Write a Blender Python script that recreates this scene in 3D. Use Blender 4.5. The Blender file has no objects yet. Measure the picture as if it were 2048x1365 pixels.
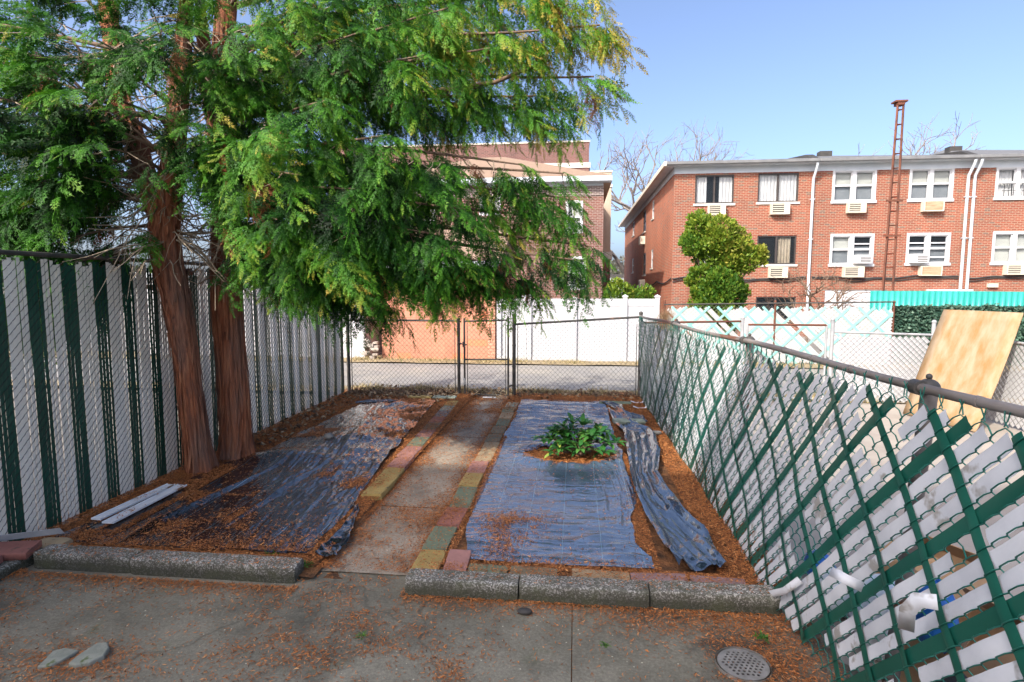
import bpy, math, random
import numpy as np
RAD = math.radians
random.seed(11)
rng = np.random.default_rng(11)
sc = bpy.context.scene
col = sc.collection

# ------------------------------------------------------------------ camera
FPX, CH = 1150.0, 2.1
TH = math.atan(126 / math.hypot(FPX, 110))
PT = math.atan(110 / FPX)
cd = bpy.data.cameras.new('camera')
cam = bpy.data.objects.new('camera', cd)
col.objects.link(cam)
cd.sensor_width = 36.0
cd.lens = 36.0 * FPX / 2048.0
cd.clip_start, cd.clip_end = 0.05, 3000
cam.location = (0, 0, CH)
cam.rotation_euler = (math.pi / 2 - PT, 0, TH)
sc.camera = cam

# ------------------------------------------------------------------ light
SUN_EL, SUN_AZ = 38.5, 35.0            # shadows run along (sin az, cos az)
w = bpy.data.worlds.new('World')
sc.world = w
w.use_nodes = True
wt = w.node_tree
bg = wt.nodes['Background']
sky = wt.nodes.new('ShaderNodeTexSky')
sky.sky_type = 'NISHITA'
sky.sun_disc = False
sky.sun_elevation = RAD(SUN_EL)
sky.sun_rotation = RAD(180 + SUN_AZ)
sky.altitude = 0
sky.air_density = 0.56
sky.dust_density = 4.2
sky.ozone_density = 2.0
wt.links.new(sky.outputs[0], bg.inputs[0])
bg.inputs[1].default_value = 0.15
sd = bpy.data.lights.new('sun', 'SUN')
sd.energy = 2.3
sd.angle = RAD(0.5)
sd.color = (1.0, 0.93, 0.83)
sun = bpy.data.objects.new('sun', sd)
col.objects.link(sun)
from mathutils import Vector, Matrix
_a, _e = RAD(SUN_AZ), RAD(SUN_EL)
LDIR = Vector((math.sin(_a) * math.cos(_e), math.cos(_a) * math.cos(_e), -math.sin(_e)))
sun.rotation_euler = LDIR.to_track_quat('-Z', 'Y').to_euler()
sun.location = (-20, -30, 40)
sc.view_settings.view_transform = 'Standard'
sc.view_settings.look = 'None'
sc.view_settings.exposure = 1.45
sc.view_settings.gamma = 1.0
sc.render.engine = 'CYCLES'
sc.cycles.max_bounces = 12
sc.cycles.diffuse_bounces = 8
sc.cycles.transparent_max_bounces = 12

# ------------------------------------------------------------------ measuring helpers (photo pixel -> real place)
_fw = (-math.sin(TH) * math.cos(PT), math.cos(TH) * math.cos(PT), -math.sin(PT))
_rt = (math.cos(TH), math.sin(TH), 0)
_up = (-math.sin(TH) * math.sin(PT), math.cos(TH) * math.sin(PT), math.cos(PT))
def ray(px, py):
    cx, cy = (px - 1024) / FPX, -(py - 682.5) / FPX
    return [_fw[i] + cx * _rt[i] + cy * _up[i] for i in range(3)]
def W(px, py, Y):
    r = ray(px, py); s = Y / r[1]
    return (r[0] * s, Y, CH + r[2] * s)
def G(px, py, z=0.0):
    r = ray(px, py); s = (z - CH) / r[2]
    return (r[0] * s, r[1] * s, z)
def XP(px, py, X):
    r = ray(px, py); s = X / r[0]
    return (X, r[1] * s, CH + r[2] * s)

# ------------------------------------------------------------------ mesh builder
class MB:
    def __init__(s):
        s.V = []; s.F = []; s.n = 0; s.T = []
    def add(s, v, f, t=0.0):
        v = np.asarray(v, float).reshape(-1, 3)
        f = np.asarray(f, int)
        s.V.append(v); s.F.append(f + s.n); s.n += len(v)
        tt = np.empty(len(f)); tt[:] = t
        s.T.append(tt)
        return s
    def quad(s, a, b, c, d, t=0.0):
        return s.add([a, b, c, d], [[0, 1, 2, 3]], t)
    def box(s, x0, x1, y0, y1, z0, z1, t=0.0):
        v = [(x0,y0,z0),(x1,y0,z0),(x1,y1,z0),(x0,y1,z0),(x0,y0,z1),(x1,y0,z1),(x1,y1,z1),(x0,y1,z1)]
        return s.add(v, [[0,3,2,1],[4,5,6,7],[0,1,5,4],[1,2,6,5],[2,3,7,6],[3,0,4,7]], t)
    def obox(s, c, ax, ay, az, t=0.0):
        c, ax, ay, az = map(np.array, (c, ax, ay, az))
        v = [c + i*ax + j*ay + k*az for k in (-1, 1) for (i, j) in ((-1,-1),(1,-1),(1,1),(-1,1))]
        return s.add(v, [[0,3,2,1],[4,5,6,7],[0,1,5,4],[1,2,6,5],[2,3,7,6],[3,0,4,7]], t)
    def tube(s, pts, rad, n=8, cap=True, t=0.0, mod=None):
        P = np.asarray(pts, float); m = len(P)
        rad = np.ones(m) * rad if np.isscalar(rad) else np.asarray(rad, float)
        T = np.gradient(P, axis=0); T /= np.linalg.norm(T, axis=1)[:, None] + 1e-9
        ref = np.array([0, 0, 1.0]) if abs(T[0][2]) < 0.9 else np.array([1.0, 0, 0])
        rings = []
        u = np.cross(ref, T[0]); u /= np.linalg.norm(u)
        for i in range(m):
            u = u - T[i] * np.dot(u, T[i]); u /= np.linalg.norm(u) + 1e-9
            v = np.cross(T[i], u)
            a = np.arange(n) * 2 * math.pi / n
            rr = rad[i] * (np.ones(n) if mod is None else mod(a, i))
            rings.append(P[i] + np.outer(np.cos(a) * rr, u) + np.outer(np.sin(a) * rr, v))
        V = np.concatenate(rings)
        F = []
        for i in range(m - 1):
            for j in range(n):
                k = (j + 1) % n
                F.append([i*n+j, i*n+k, (i+1)*n+k, (i+1)*n+j])
        s.add(V, F, t)
        if cap and n == 4:
            s.add(rings[0][::-1], [[0,1,2,3]], t); s.add(rings[-1], [[0,1,2,3]], t)
        elif cap:
            for rg, fl in ((rings[0], True), (rings[-1], False)):
                c = rg.mean(0); vv = np.vstack([rg, c]); ff = []
                for j in range(n):
                    k = (j + 1) % n
                    ff.append([k, j, n, n] if fl else [j, k, n, n])
                s.add(vv, [[a for a in q[:3]] + [q[2]] for q in ff], t)
        return s
    def rod(s, a, b, r, n=8, t=0.0):
        return s.tube([a, b], r, n, True, t)
    def sphere(s, c, r, nu=12, nv=8, sq=(1,1,1)):
        V = []; F = []
        for i in range(nv + 1):
            th = math.pi * i / nv
            for j in range(nu):
                ph = 2 * math.pi * j / nu
                V.append((c[0]+r*sq[0]*math.sin(th)*math.cos(ph), c[1]+r*sq[1]*math.sin(th)*math.sin(ph), c[2]+r*sq[2]*math.cos(th)))
        for i in range(nv):
            for j in range(nu):
                F.append([i*nu+j, (i+1)*nu+j, (i+1)*nu+(j+1)%nu, i*nu+(j+1)%nu])
        return s.add(V, F)
    def grid(s, P, t=0.0):
        P = np.asarray(P); a, b = P.shape[:2]
        I = np.arange(a * b).reshape(a, b)
        F = np.stack([I[:-1,:-1], I[1:,:-1], I[1:,1:], I[:-1,1:]], -1).reshape(-1, 4)
        return s.add(P.reshape(-1, 3), F, t)
    def mesh(s, name, smooth=False, tint=False):
        me = bpy.data.meshes.new(name)
        V = np.concatenate(s.V); F = np.concatenate(s.F)
        tri = F[:, 2] == F[:, 3]
        if tri.any():
            lens = np.where(tri, 3, 4)
            keep = np.ones(F.shape, bool); keep[tri, 3] = False
            L = F[keep]
        else:
            lens = np.full(len(F), 4); L = F.ravel()
        me.vertices.add(len(V)); me.vertices.foreach_set('co', V.ravel())
        me.loops.add(len(L)); me.loops.foreach_set('vertex_index', L.astype(np.int32))
        me.polygons.add(len(F))
        st = np.concatenate([[0], np.cumsum(lens)[:-1]])
        me.polygons.foreach_set('loop_start', st.astype(np.int32))
        me.polygons.foreach_set('loop_total', lens.astype(np.int32))
        me.polygons.foreach_set('use_smooth', np.full(len(F), bool(smooth)))
        if tint:
            at = me.attributes.new('tint', 'FLOAT', 'FACE')
            at.data.foreach_set('value', np.concatenate(s.T).astype(np.float32))
        me.update(calc_edges=True)
        me.validate()
        return me
    def build(s, name, mat, parent=None, smooth=False, tint=False, bevel=0.0):
        o = bpy.data.objects.new(name, s.mesh(name, smooth, tint))
        col.objects.link(o)
        o.data.materials.append(mat)
        if parent is not None: o.parent = parent
        if bevel:
            b = o.modifiers.new('bevel', 'BEVEL'); b.width = bevel; b.segments = 2; b.limit_method = 'ANGLE'
        return o

def tag(o, label, cat, group=None):
    o['label'] = label; o['category'] = cat
    if group: o['group'] = group
    return o
def thing(name, label, cat, loc=(0, 0, 0), group=None):
    o = bpy.data.objects.new(name, None); col.objects.link(o)
    o.location = loc; o.empty_display_size = 0.2
    return tag(o, label, cat, group)
def part(mb, name, mat, root, **k):
    """mesh in world coordinates, parented under a thing whose origin is root.location"""
    L = np.zeros(3)
    p = root
    while p is not None:
        L += np.array(p.location); p = p.parent
    mb.V = [v - L for v in mb.V]
    return mb.build(name, mat, root, **k)
def struct(mb, name, mat, kind='structure', **k):
    o = mb.build(name, mat, **k); o['kind'] = kind
    return o

# ------------------------------------------------------------------ noise
def _hash(ix, iy, s):
    h = (ix * 374761393 + iy * 668265263 + s * 1442695041) & 0xFFFFFFFF
    h = ((h ^ (h >> 13)) * 1274126177) & 0xFFFFFFFF
    return ((h ^ (h >> 16)) & 0xFFFF) / 65535.0
def vnoise(x, y, s=0):
    x = np.asarray(x, float); y = np.asarray(y, float)
    ix = np.floor(x).astype(np.int64); iy = np.floor(y).astype(np.int64)
    fx = x - ix; fy = y - iy
    fx = fx*fx*(3-2*fx); fy = fy*fy*(3-2*fy)
    a = _hash(ix, iy, s); b = _hash(ix+1, iy, s); c = _hash(ix, iy+1, s); d = _hash(ix+1, iy+1, s)
    return (a*(1-fx)+b*fx)*(1-fy) + (c*(1-fx)+d*fx)*fy
def fbm(x, y, s=0, o=4):
    r = 0; a = 0.5
    for i in range(o):
        r = r + a * vnoise(np.asarray(x)*2**i, np.asarray(y)*2**i, s+i*17); a *= 0.5
    return r
def ridge(x, y, s=0, o=3):
    r = 0; a = 0.5
    for i in range(o):
        r = r + a * (1 - np.abs(2*vnoise(np.asarray(x)*2**i, np.asarray(y)*2**i, s+i*13) - 1)); a *= 0.5
    return r

# ------------------------------------------------------------------ materials
def newmat(name):
    m = bpy.data.materials.new(name); m.use_nodes = True
    nt = m.node_tree; nt.nodes.clear()
    out = nt.nodes.new('ShaderNodeOutputMaterial')
    p = nt.nodes.new('ShaderNodeBsdfPrincipled')
    nt.links.new(p.outputs[0], out.inputs[0])
    return m, nt, p
def N(nt, t, **k):
    n = nt.nodes.new(t)
    for a, b in k.items(): setattr(n, a, b)
    return n
def c4(c): return (c[0], c[1], c[2], 1.0)
def coords(nt, scale=(1, 1, 1), rot=(0, 0, 0)):
    tc = N(nt, 'ShaderNodeTexCoord'); mp = N(nt, 'ShaderNodeMapping')
    mp.inputs['Scale'].default_value = scale; mp.inputs['Rotation'].default_value = rot
    nt.links.new(tc.outputs['Object'], mp.inputs[0])
    return mp.outputs[0]
def noise(nt, vec, scale, detail=5, rough=0.6, dist=0.0):
    n = N(nt, 'ShaderNodeTexNoise'); n.inputs['Scale'].default_value = scale
    n.inputs['Detail'].default_value = detail; n.inputs['Roughness'].default_value = rough
    n.inputs['Distortion'].default_value = dist
    nt.links.new(vec, n.inputs['Vector'])
    return n.outputs[0]
def ramp(nt, fac, stops):
    r = N(nt, 'ShaderNodeValToRGB')
    e = r.color_ramp.elements
    while len(e) < len(stops): e.new(0.5)
    for i, (p, c) in enumerate(stops):
        e[i].position = p; e[i].color = c4(c) if len(c) == 3 else c
    nt.links.new(fac, r.inputs[0])
    return r.outputs[0]
def mix(nt, fac, a, b, mode='MIX'):
    m = N(nt, 'ShaderNodeMix', data_type='RGBA', blend_type=mode)
    for sock, v in ((m.inputs[0], fac), (m.inputs[6], a), (m.inputs[7], b)):
        if isinstance(v, (int, float)): sock.default_value = v
        elif isinstance(v, tuple): sock.default_value = c4(v)
        else: nt.links.new(v, sock)
    return m.outputs[2]
def bump(nt, p, h, strength=0.4, dist=0.01):
    b = N(nt, 'ShaderNodeBump'); b.inputs['Strength'].default_value = strength; b.inputs['Distance'].default_value = dist
    nt.links.new(h, b.inputs['Height']); nt.links.new(b.outputs[0], p.inputs['Normal'])
def nmat(name, a, b, scale=6, detail=6, rough=0.8, lo=0.3, hi=0.7, bstr=0.3, bscale=None, bd=0.01, stretch=(1,1,1), spec=0.4, metal=0.0, spots=None):
    m, nt, p = newmat(name)
    v = coords(nt, stretch)
    f = noise(nt, v, scale, detail)
    c = ramp(nt, f, [(lo, a), (hi, b)])
    if spots:
        sc_, pos, colr = spots
        f2 = noise(nt, v, sc_, 4)
        c = mix(nt, ramp(nt, f2, [(pos, (0,0,0)), (pos + 0.06, (1,1,1))]), c, colr)
    nt.links.new(c, p.inputs['Base Color'])
    p.inputs['Roughness'].default_value = rough; p.inputs['Metallic'].default_value = metal
    p.inputs['Specular IOR Level'].default_value = spec
    if bstr:
        bump(nt, p, noise(nt, v, bscale or scale * 6, 4), bstr, bd)
    return m
def brick(name, c1, c2, mortar, axis='x', bw=0.205, bh=0.068, dark=None, ms=0.0125):
    m, nt, p = newmat(name)
    tc = N(nt, 'ShaderNodeTexCoord'); sx = N(nt, 'ShaderNodeSeparateXYZ'); cb = N(nt, 'ShaderNodeCombineXYZ')
    nt.links.new(tc.outputs['Object'], sx.inputs[0])
    nt.links.new(sx.outputs[0 if axis == 'x' else 1], cb.inputs[0]); nt.links.new(sx.outputs[2], cb.inputs[1])
    bt = N(nt, 'ShaderNodeTexBrick')
    nt.links.new(cb.outputs[0], bt.inputs['Vector'])
    bt.inputs['Color1'].default_value = c4(c1); bt.inputs['Color2'].default_value = c4(c2); bt.inputs['Mortar'].default_value = c4(mortar)
    bt.inputs['Scale'].default_value = 1.0; bt.inputs['Mortar Size'].default_value = ms
    bt.inputs['Brick Width'].default_value = bw; bt.inputs['Row Height'].default_value = bh
    bt.inputs['Bias'].default_value = -0.1
    c = bt.outputs['Color']
    # odd darker bricks: noise sampled in brick-sized cells
    v = coords(nt, (1, 1, 1))
    wn = N(nt, 'ShaderNodeTexWhiteNoise', noise_dimensions='2D')
    dv = N(nt, 'ShaderNodeVectorMath', operation='DIVIDE'); dv.inputs[1].default_value = (bw, bh, 1)
    nt.links.new(cb.outputs[0], dv.inputs[0])
    fl = N(nt, 'ShaderNodeVectorMath', operation='FLOOR'); nt.links.new(dv.outputs[0], fl.inputs[0])
    nt.links.new(fl.outputs[0], wn.inputs['Vector'])
    mm = N(nt, 'ShaderNodeMath', operation='GREATER_THAN'); mm.inputs[1].default_value = 0.93
    nt.links.new(wn.outputs['Value'], mm.inputs[0])
    mf = N(nt, 'ShaderNodeMath', operation='MULTIPLY')
    inv = N(nt, 'ShaderNodeMath', operation='SUBTRACT'); inv.inputs[0].default_value = 1.0
    nt.links.new(bt.outputs['Fac'], inv.inputs[1])
    nt.links.new(mm.outputs[0], mf.inputs[0]); nt.links.new(inv.outputs[0], mf.inputs[1])
    c = mix(nt, mf.outputs[0], c, dark or tuple(x * 0.4 for x in c1))
    big = ramp(nt, noise(nt, v, 0.5, 5), [(0.3, (0.8, 0.8, 0.8)), (0.7, (1.15, 1.1, 1.05))])
    c = mix(nt, 1.0, c, big, 'MULTIPLY')
    pale = ramp(nt, noise(nt, v, 0.9, 6, .7, .6), [(0.52, (0, 0, 0)), (0.72, (0.24, 0.24, 0.24))])
    c = mix(nt, pale, c, tuple(min(1, x*.5 + y*.6) for x, y in zip(c1, mortar)))
    grime = ramp(nt, noise(nt, coords(nt, (1, 1, .25)), 1.3, 5, .7), [(0.55, (0, 0, 0)), (0.75, (0.5, 0.5, 0.5))])
    c = mix(nt, grime, c, tuple(x*.35 for x in c1))
    nt.links.new(c, p.inputs['Base Color'])
    p.inputs['Roughness'].default_value = 0.85
    bump(nt, p, inv.outputs[0], 0.4, 0.006)
    return m
def glassmat(name, tint=(0.03, 0.04, 0.05), trans=0.82):
    m, nt, p = newmat(name)
    out = [n for n in nt.nodes if n.type == 'OUTPUT_MATERIAL'][0]
    p.inputs['Base Color'].default_value = c4(tint); p.inputs['Roughness'].default_value = 0.04
    p.inputs['IOR'].default_value = 1.52
    tr = N(nt, 'ShaderNodeBsdfTransparent'); mx = N(nt, 'ShaderNodeMixShader'); mx.inputs[0].default_value = trans
    nt.links.new(p.outputs[0], mx.inputs[1]); nt.links.new(tr.outputs[0], mx.inputs[2]); nt.links.new(mx.outputs[0], out.inputs[0])
    return m
def leafmat(name, stops, rough=0.55, transl=0.35):
    m, nt, p = newmat(name)
    out = [n for n in nt.nodes if n.type == 'OUTPUT_MATERIAL'][0]
    at = N(nt, 'ShaderNodeAttribute', attribute_name='tint')
    c = ramp(nt, at.outputs['Fac'], stops)
    nt.links.new(c, p.inputs['Base Color']); p.inputs['Roughness'].default_value = rough
    p.inputs['Specular IOR Level'].default_value = 0.3
    tl = N(nt, 'ShaderNodeBsdfTranslucent'); nt.links.new(c, tl.inputs[0])
    mx = N(nt, 'ShaderNodeMixShader'); mx.inputs[0].default_value = transl
    nt.links.new(p.outputs[0], mx.inputs[1]); nt.links.new(tl.outputs[0], mx.inputs[2]); nt.links.new(mx.outputs[0], out.inputs[0])
    return m

M = {}
M['white_paint'] = nmat('white_paint', (0.48, 0.49, 0.51), (0.55, 0.55, 0.555), 2.5, rough=0.5, bstr=0.05)
M['vinyl'] = nmat('white_vinyl', (0.43, 0.43, 0.445), (0.48, 0.48, 0.49), 1.5, rough=0.35, bstr=0.0)
M['trim_white'] = nmat('trim_white', (0.44, 0.49, 0.54), (0.55, 0.59, 0.62), 1.2, rough=0.5, bstr=0.1)
M['beige_metal'] = nmat('beige_metal', (0.52, 0.47, 0.37), (0.62, 0.57, 0.47), 3, rough=0.5, bstr=0.05)
M['dark_grille'] = nmat('dark_grille', (0.06, 0.06, 0.055), (0.12, 0.11, 0.10), 8, rough=0.6, bstr=0)
M['bronze'] = nmat('dark_bronze_frame', (0.035, 0.028, 0.026), (0.06, 0.05, 0.045), 5, rough=0.45, bstr=0)
M['curtain'] = nmat('curtain_cloth', (0.68, 0.70, 0.72), (0.82, 0.82, 0.80), 3, rough=0.9, bstr=0.1)
M['curtain_tan'] = nmat('tan_curtain_cloth', (0.34, 0.28, 0.2), (0.5, 0.44, 0.33), 3, rough=0.9, bstr=0.1)
M['blind'] = nmat('window_blind', (0.56, 0.59, 0.55), (0.66, 0.68, 0.62), 2, rough=0.8, bstr=0)
M['blind_grey'] = nmat('grey_window_screen', (0.22, 0.25, 0.27), (0.3, 0.33, 0.35), 2, rough=0.6, bstr=0)
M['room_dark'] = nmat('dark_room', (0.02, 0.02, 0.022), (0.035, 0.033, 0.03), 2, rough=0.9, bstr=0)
M['glass'] = glassmat('window_glass')
M['stone_sill'] = nmat('stone_sill', (0.45, 0.42, 0.38), (0.58, 0.55, 0.5), 8, bstr=0.2)
M['brick_red_x'] = brick('red_brick_front', (0.255, 0.050, 0.022), (0.16, 0.032, 0.016), (0.28, 0.195, 0.14), 'x', dark=(0.12, 0.075, 0.06))
M['brick_red_y_lit'] = brick('red_brick_side_lit', (0.40, 0.080, 0.028), (0.27, 0.050, 0.02), (0.36, 0.24, 0.165), 'y', dark=(0.16, 0.08, 0.06))  # lighter than the front: the side wall's sunlight is put into its colour
M['brick_brown_x'] = brick('brown_brick_front', (0.155, 0.048, 0.035), (0.11, 0.036, 0.028), (0.24, 0.18, 0.155), 'x', dark=(0.14, 0.07, 0.06))
M['brick_brown_y'] = brick('brown_brick_side', (0.155, 0.048, 0.035), (0.11, 0.036, 0.028), (0.24, 0.18, 0.155), 'y')
M['brick_dark_x'] = brick('dark_brick_band', (0.10, 0.055, 0.05), (0.06, 0.045, 0.045), (0.36, 0.31, 0.29), 'x')
M['brick_far'] = brick('far_brick', (0.15, 0.058, 0.048), (0.12, 0.05, 0.043), (0.19, 0.125, 0.11), 'x')
M['tan_stucco'] = nmat('tan_stucco', (0.34, 0.27, 0.20), (0.42, 0.34, 0.26), 2, bstr=0.2)
M['shingle'] = nmat('grey_shingle', (0.09, 0.095, 0.1), (0.17, 0.17, 0.175), 9, rough=0.9, bstr=0.5, stretch=(1, 3, 3))
M['shingle_brown'] = nmat('brown_shingle', (0.20, 0.135, 0.09), (0.30, 0.21, 0.15), 9, rough=0.9, bstr=0.4, stretch=(1, 3, 3))
M['roof_pale'] = nmat('pale_roofing', (0.42, 0.43, 0.44), (0.56, 0.56, 0.56), 3, rough=0.8, bstr=0.1)
M['black_tar'] = nmat('black_tar', (0.03, 0.03, 0.03), (0.06, 0.055, 0.05), 5, rough=0.7)
M['rust'] = nmat('rusty_iron', (0.075, 0.028, 0.018), (0.17, 0.062, 0.035), 6, rough=0.85, bstr=0.4, bscale=40)
M['wood_board'] = nmat('boarded_panel', (0.36, 0.16, 0.09), (0.55, 0.34, 0.22), 3, rough=0.8, stretch=(1, 1, 6))
M['cable'] = nmat('black_cable', (0.02, 0.02, 0.02), (0.05, 0.05, 0.05), 5, bstr=0)

# ------------------------------------------------------------------ ground, road, paths
M['earth'] = nmat('ground_earth', (0.16, 0.14, 0.11), (0.26, 0.23, 0.19), 0.4, bstr=0.3, bscale=12)
mb = MB(); S = 900
xs = np.array([-S, -60, -25, -10, 0, 10, 25, 60, S]); ys = np.array([-S, -60, -20, 0, 12, 25, 60, S])
P = np.zeros((len(xs), len(ys), 3)); P[..., 0] = xs[:, None]; P[..., 1] = ys[None, :]; P[..., 2] = -0.06
mb.grid(P[:, :, :]); struct(mb, 'ground', M['earth'])

def concrete(name, a, b, stain, moss, sc_=1.3, spots=True, damp=None):
    m, nt, p = newmat(name)
    v = coords(nt)
    c = ramp(nt, noise(nt, v, sc_, 8, 0.65), [(0.3, a), (0.7, b)])
    c = mix(nt, ramp(nt, noise(nt, v, sc_ * 0.6, 6, 0.7), [(0.48, (0,0,0)), (0.66, (1,1,1))]), c, stain)
    c = mix(nt, ramp(nt, noise(nt, v, sc_ * 1.7, 5, 0.7, 0.5), [(0.58, (0,0,0)), (0.78, (0.7,0.7,0.7))]), c, moss)
    fine = ramp(nt, noise(nt, v, 55, 4, 0.8), [(0.3, (0.7,0.7,0.7)), (0.52, (1.1,1.1,1.1)), (0.70, (1.6,1.6,1.6))])
    c = mix(nt, 0.8, c, fine, 'MULTIPLY')
    if spots:
        vo = N(nt, 'ShaderNodeTexVoronoi'); vo.inputs['Scale'].default_value = 16; nt.links.new(v, vo.inputs['Vector'])
        c = mix(nt, ramp(nt, vo.outputs['Distance'], [(0.06, (0.8,0.8,0.8)), (0.085, (0,0,0))]), c, tuple(min(1, x * 2.4) for x in b))
    vc = N(nt, 'ShaderNodeTexVoronoi', feature='DISTANCE_TO_EDGE'); vc.inputs['Scale'].default_value = .38
    wv = N(nt, 'ShaderNodeVectorMath', operation='MULTIPLY_ADD'); wv.inputs[1].default_value = (.35, .35, .35)
    nz = N(nt, 'ShaderNodeTexNoise'); nz.inputs['Scale'].default_value = 2.5; nz.inputs['Detail'].default_value = 6; nt.links.new(v, nz.inputs['Vector'])
    nt.links.new(nz.outputs['Color'], wv.inputs[0]); nt.links.new(v, wv.inputs[2]); nt.links.new(wv.outputs[0], vc.inputs['Vector'])
    c = mix(nt, ramp(nt, vc.outputs['Distance'], [(.0012, (.55, .55, .55)), (.0045, (0, 0, 0))]), c, tuple(x*.45 for x in a))
    for (dx, dy, dr, dk) in (damp or ()):
        sb = N(nt, 'ShaderNodeVectorMath', operation='DISTANCE'); sb.inputs[1].default_value = (dx, dy, 0); nt.links.new(v, sb.inputs[0])
        ad = N(nt, 'ShaderNodeMath', operation='MULTIPLY_ADD'); ad.inputs[1].default_value = dr*1.8; nt.links.new(noise(nt, v, 3.2, 6, .75), ad.inputs[0]); nt.links.new(sb.outputs['Value'], ad.inputs[2])
        fc = ramp(nt, ad.outputs[0], [(dr*1.25, (.85, .85, .85)), (min(.99, dr*1.75), (0, 0, 0))])
        c = mix(nt, fc, c, dk)
    nt.links.new(c, p.inputs['Base Color'])
    p.inputs['Roughness'].default_value = 0.85
    bump(nt, p, noise(nt, v, 40, 6, 0.7), 0.5, 0.008)
    return m
M['patio'] = concrete('patio_concrete', (0.118, 0.110, 0.080), (0.25, 0.232, 0.175), (0.070, 0.066, 0.048), (0.080, 0.090, 0.04), damp=((1.0, 3.2, .45, (.045, .036, .026)), (-4.0, 3.0, .5, (.07, .055, .035)), (-1.6, 2.2, .4, (.13, .09, .055))))
M['walk'] = concrete('walk_concrete', (0.25, 0.21, 0.155), (0.40, 0.34, 0.26), (0.17, 0.135, 0.10), (0.17, 0.14, 0.085), 2.0)
M['asphalt'] = concrete('alley_asphalt', (0.17, 0.163, 0.155), (0.25, 0.24, 0.225), (0.28, 0.26, 0.22), (0.13, 0.125, 0.12), 0.8)
M['nbr_conc'] = nmat('neighbour_concrete', (0.27, 0.235, 0.20), (0.38, 0.34, 0.29), 1.2, bstr=0.2, bscale=30)
M['soil'] = nmat('needle_soil', (0.07, 0.036, 0.018), (0.27, 0.115, 0.042), 9, 8, rough=0.95, lo=0.35, hi=0.65, bstr=1.0, bscale=45, bd=0.03)
M['dry_verge'] = nmat('dry_grass_soil', (0.20, 0.155, 0.085), (0.38, 0.30, 0.18), 7, 8, rough=0.95, bstr=1.0, bscale=40, bd=0.03)

def sheet(x0, x1, y0, y1, z, nx, ny, amp=0.0, s=0, fr=2.0):
    X, Y = np.meshgrid(np.linspace(x0, x1, nx), np.linspace(y0, y1, ny), indexing='ij')
    Z = z + amp * (fbm(X * fr, Y * fr, s) - 0.45)
    return np.stack([X, Y, Z], -1)
# patio: four cast slabs with open joints
mb = MB()
for (x0, x1, y0, y1, dz) in ((-4.5, 0.0, -0.8, 3.9, 0.0), (0.006, 1.6, -0.8, 3.9, -0.004)):
    mb.grid(sheet(x0, x1, y0, y1, dz, 24, 40, 0.012, 3))
struct(mb, 'patio', M['patio'], smooth=True)
mb = MB(); mb.grid(sheet(-4.55, 1.65, -0.8, 3.9, -0.012, 4, 4)); struct(mb, 'patio_base', M['soil'])
mb = MB()
yb = [3.88, 4.22, 5.15, 6.5, 7.7, 8.95, 10.75]
for i in range(len(yb) - 1):
    mb.grid(sheet(-1.87 + rng.uniform(-.01, .01), -1.15, yb[i] + .003, yb[i+1] - .003, 0.012 + rng.uniform(-.003, .003), 14, 20, 0.010, 5))
struct(mb, 'garden_path', M['walk'], smooth=True)
mb = MB()
mb.grid(sheet(-4.6, -1.84, 3.75, 11.3, 0.03, 60, 120, 0.06, 8, 1.7)); mb.grid(sheet(-1.17, 1.45, 3.8, 11.3, 0.03, 60, 120, 0.06, 9, 1.7))
mb.grid(sheet(-1.9, -1.1, 3.8, 11.3, 0.0, 4, 8))
struct(mb, 'garden_soil', M['soil'], smooth=True)
mb = MB(); mb.grid(sheet(-40, 45, 11.2, 15.5, 0.0, 90, 20, 0.04, 12, 0.6)); struct(mb, 'alley_road', M['asphalt'], smooth=True)
mb = MB(); mb.grid(sheet(-40, 45, 15.1, 16.6, 0.03, 200, 10, 0.06, 15, 1.5)); mb.grid(sheet(-40, 45, 10.8, 11.5, 0.012, 200, 10, 0.05, 16, 1.5))
struct(mb, 'verge', M['dry_verge'], smooth=True)
mb = MB(); mb.grid(sheet(1.5, 9.5, -1.0, 10.85, 0.0, 30, 40, 0.015, 19)); struct(mb, 'neighbour_yard_floor', M['nbr_conc'], smooth=True)
mb = MB(); mb.grid(sheet(-30, 40, 16.6, 25.2, 0.0, 30, 20, 0.015, 20)); struct(mb, 'driveway', M['asphalt'])
# ================================================================== buildings
M['pipe_pale'] = nmat('weathered_gutter', (0.11, 0.115, 0.12), (0.20, 0.20, 0.20), 2, rough=.5, bstr=.1)
def facade(mb, axis, at, a0, a1, z0, z1, holes, depth=0.12, sgn=1):
    """wall sheet on plane (axis='x': along x at y=at, facing -y; axis='y': along y at x=at, facing -x) with real openings"""
    A = sorted(set([a0, a1] + [h[i] for h in holes for i in (0, 1)])); A = [a for a in A if a0 <= a <= a1]
    Z = sorted(set([z0, z1] + [h[i] for h in holes for i in (2, 3)])); Z = [z for z in Z if z0 <= z <= z1]
    def pt(a, z, d=0.0):
        return (a, at + d * sgn, z) if axis == 'x' else (at + d * sgn, a, z)
    for i in range(len(A) - 1):
        for j in range(len(Z) - 1):
            ca, cz = (A[i] + A[i+1]) / 2, (Z[j] + Z[j+1]) / 2
            if any(h[0] < ca < h[1] and h[2] < cz < h[3] for h in holes): continue
            mb.quad(pt(A[i], Z[j]), pt(A[i+1], Z[j]), pt(A[i+1], Z[j+1]), pt(A[i], Z[j+1]))
    for h in holes:
        b0, b1, y0, y1 = h
        mb.quad(pt(b0, y0), pt(b0, y1), pt(b0, y1, depth), pt(b0, y0, depth))
        mb.quad(pt(b1, y0), pt(b1, y0, depth), pt(b1, y1, depth), pt(b1, y1))
        mb.quad(pt(b0, y0), pt(b0, y0, depth), pt(b1, y0, depth), pt(b1, y0))
        mb.quad(pt(b0, y1), pt(b1, y1), pt(b1, y1, depth), pt(b0, y1, depth))

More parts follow.
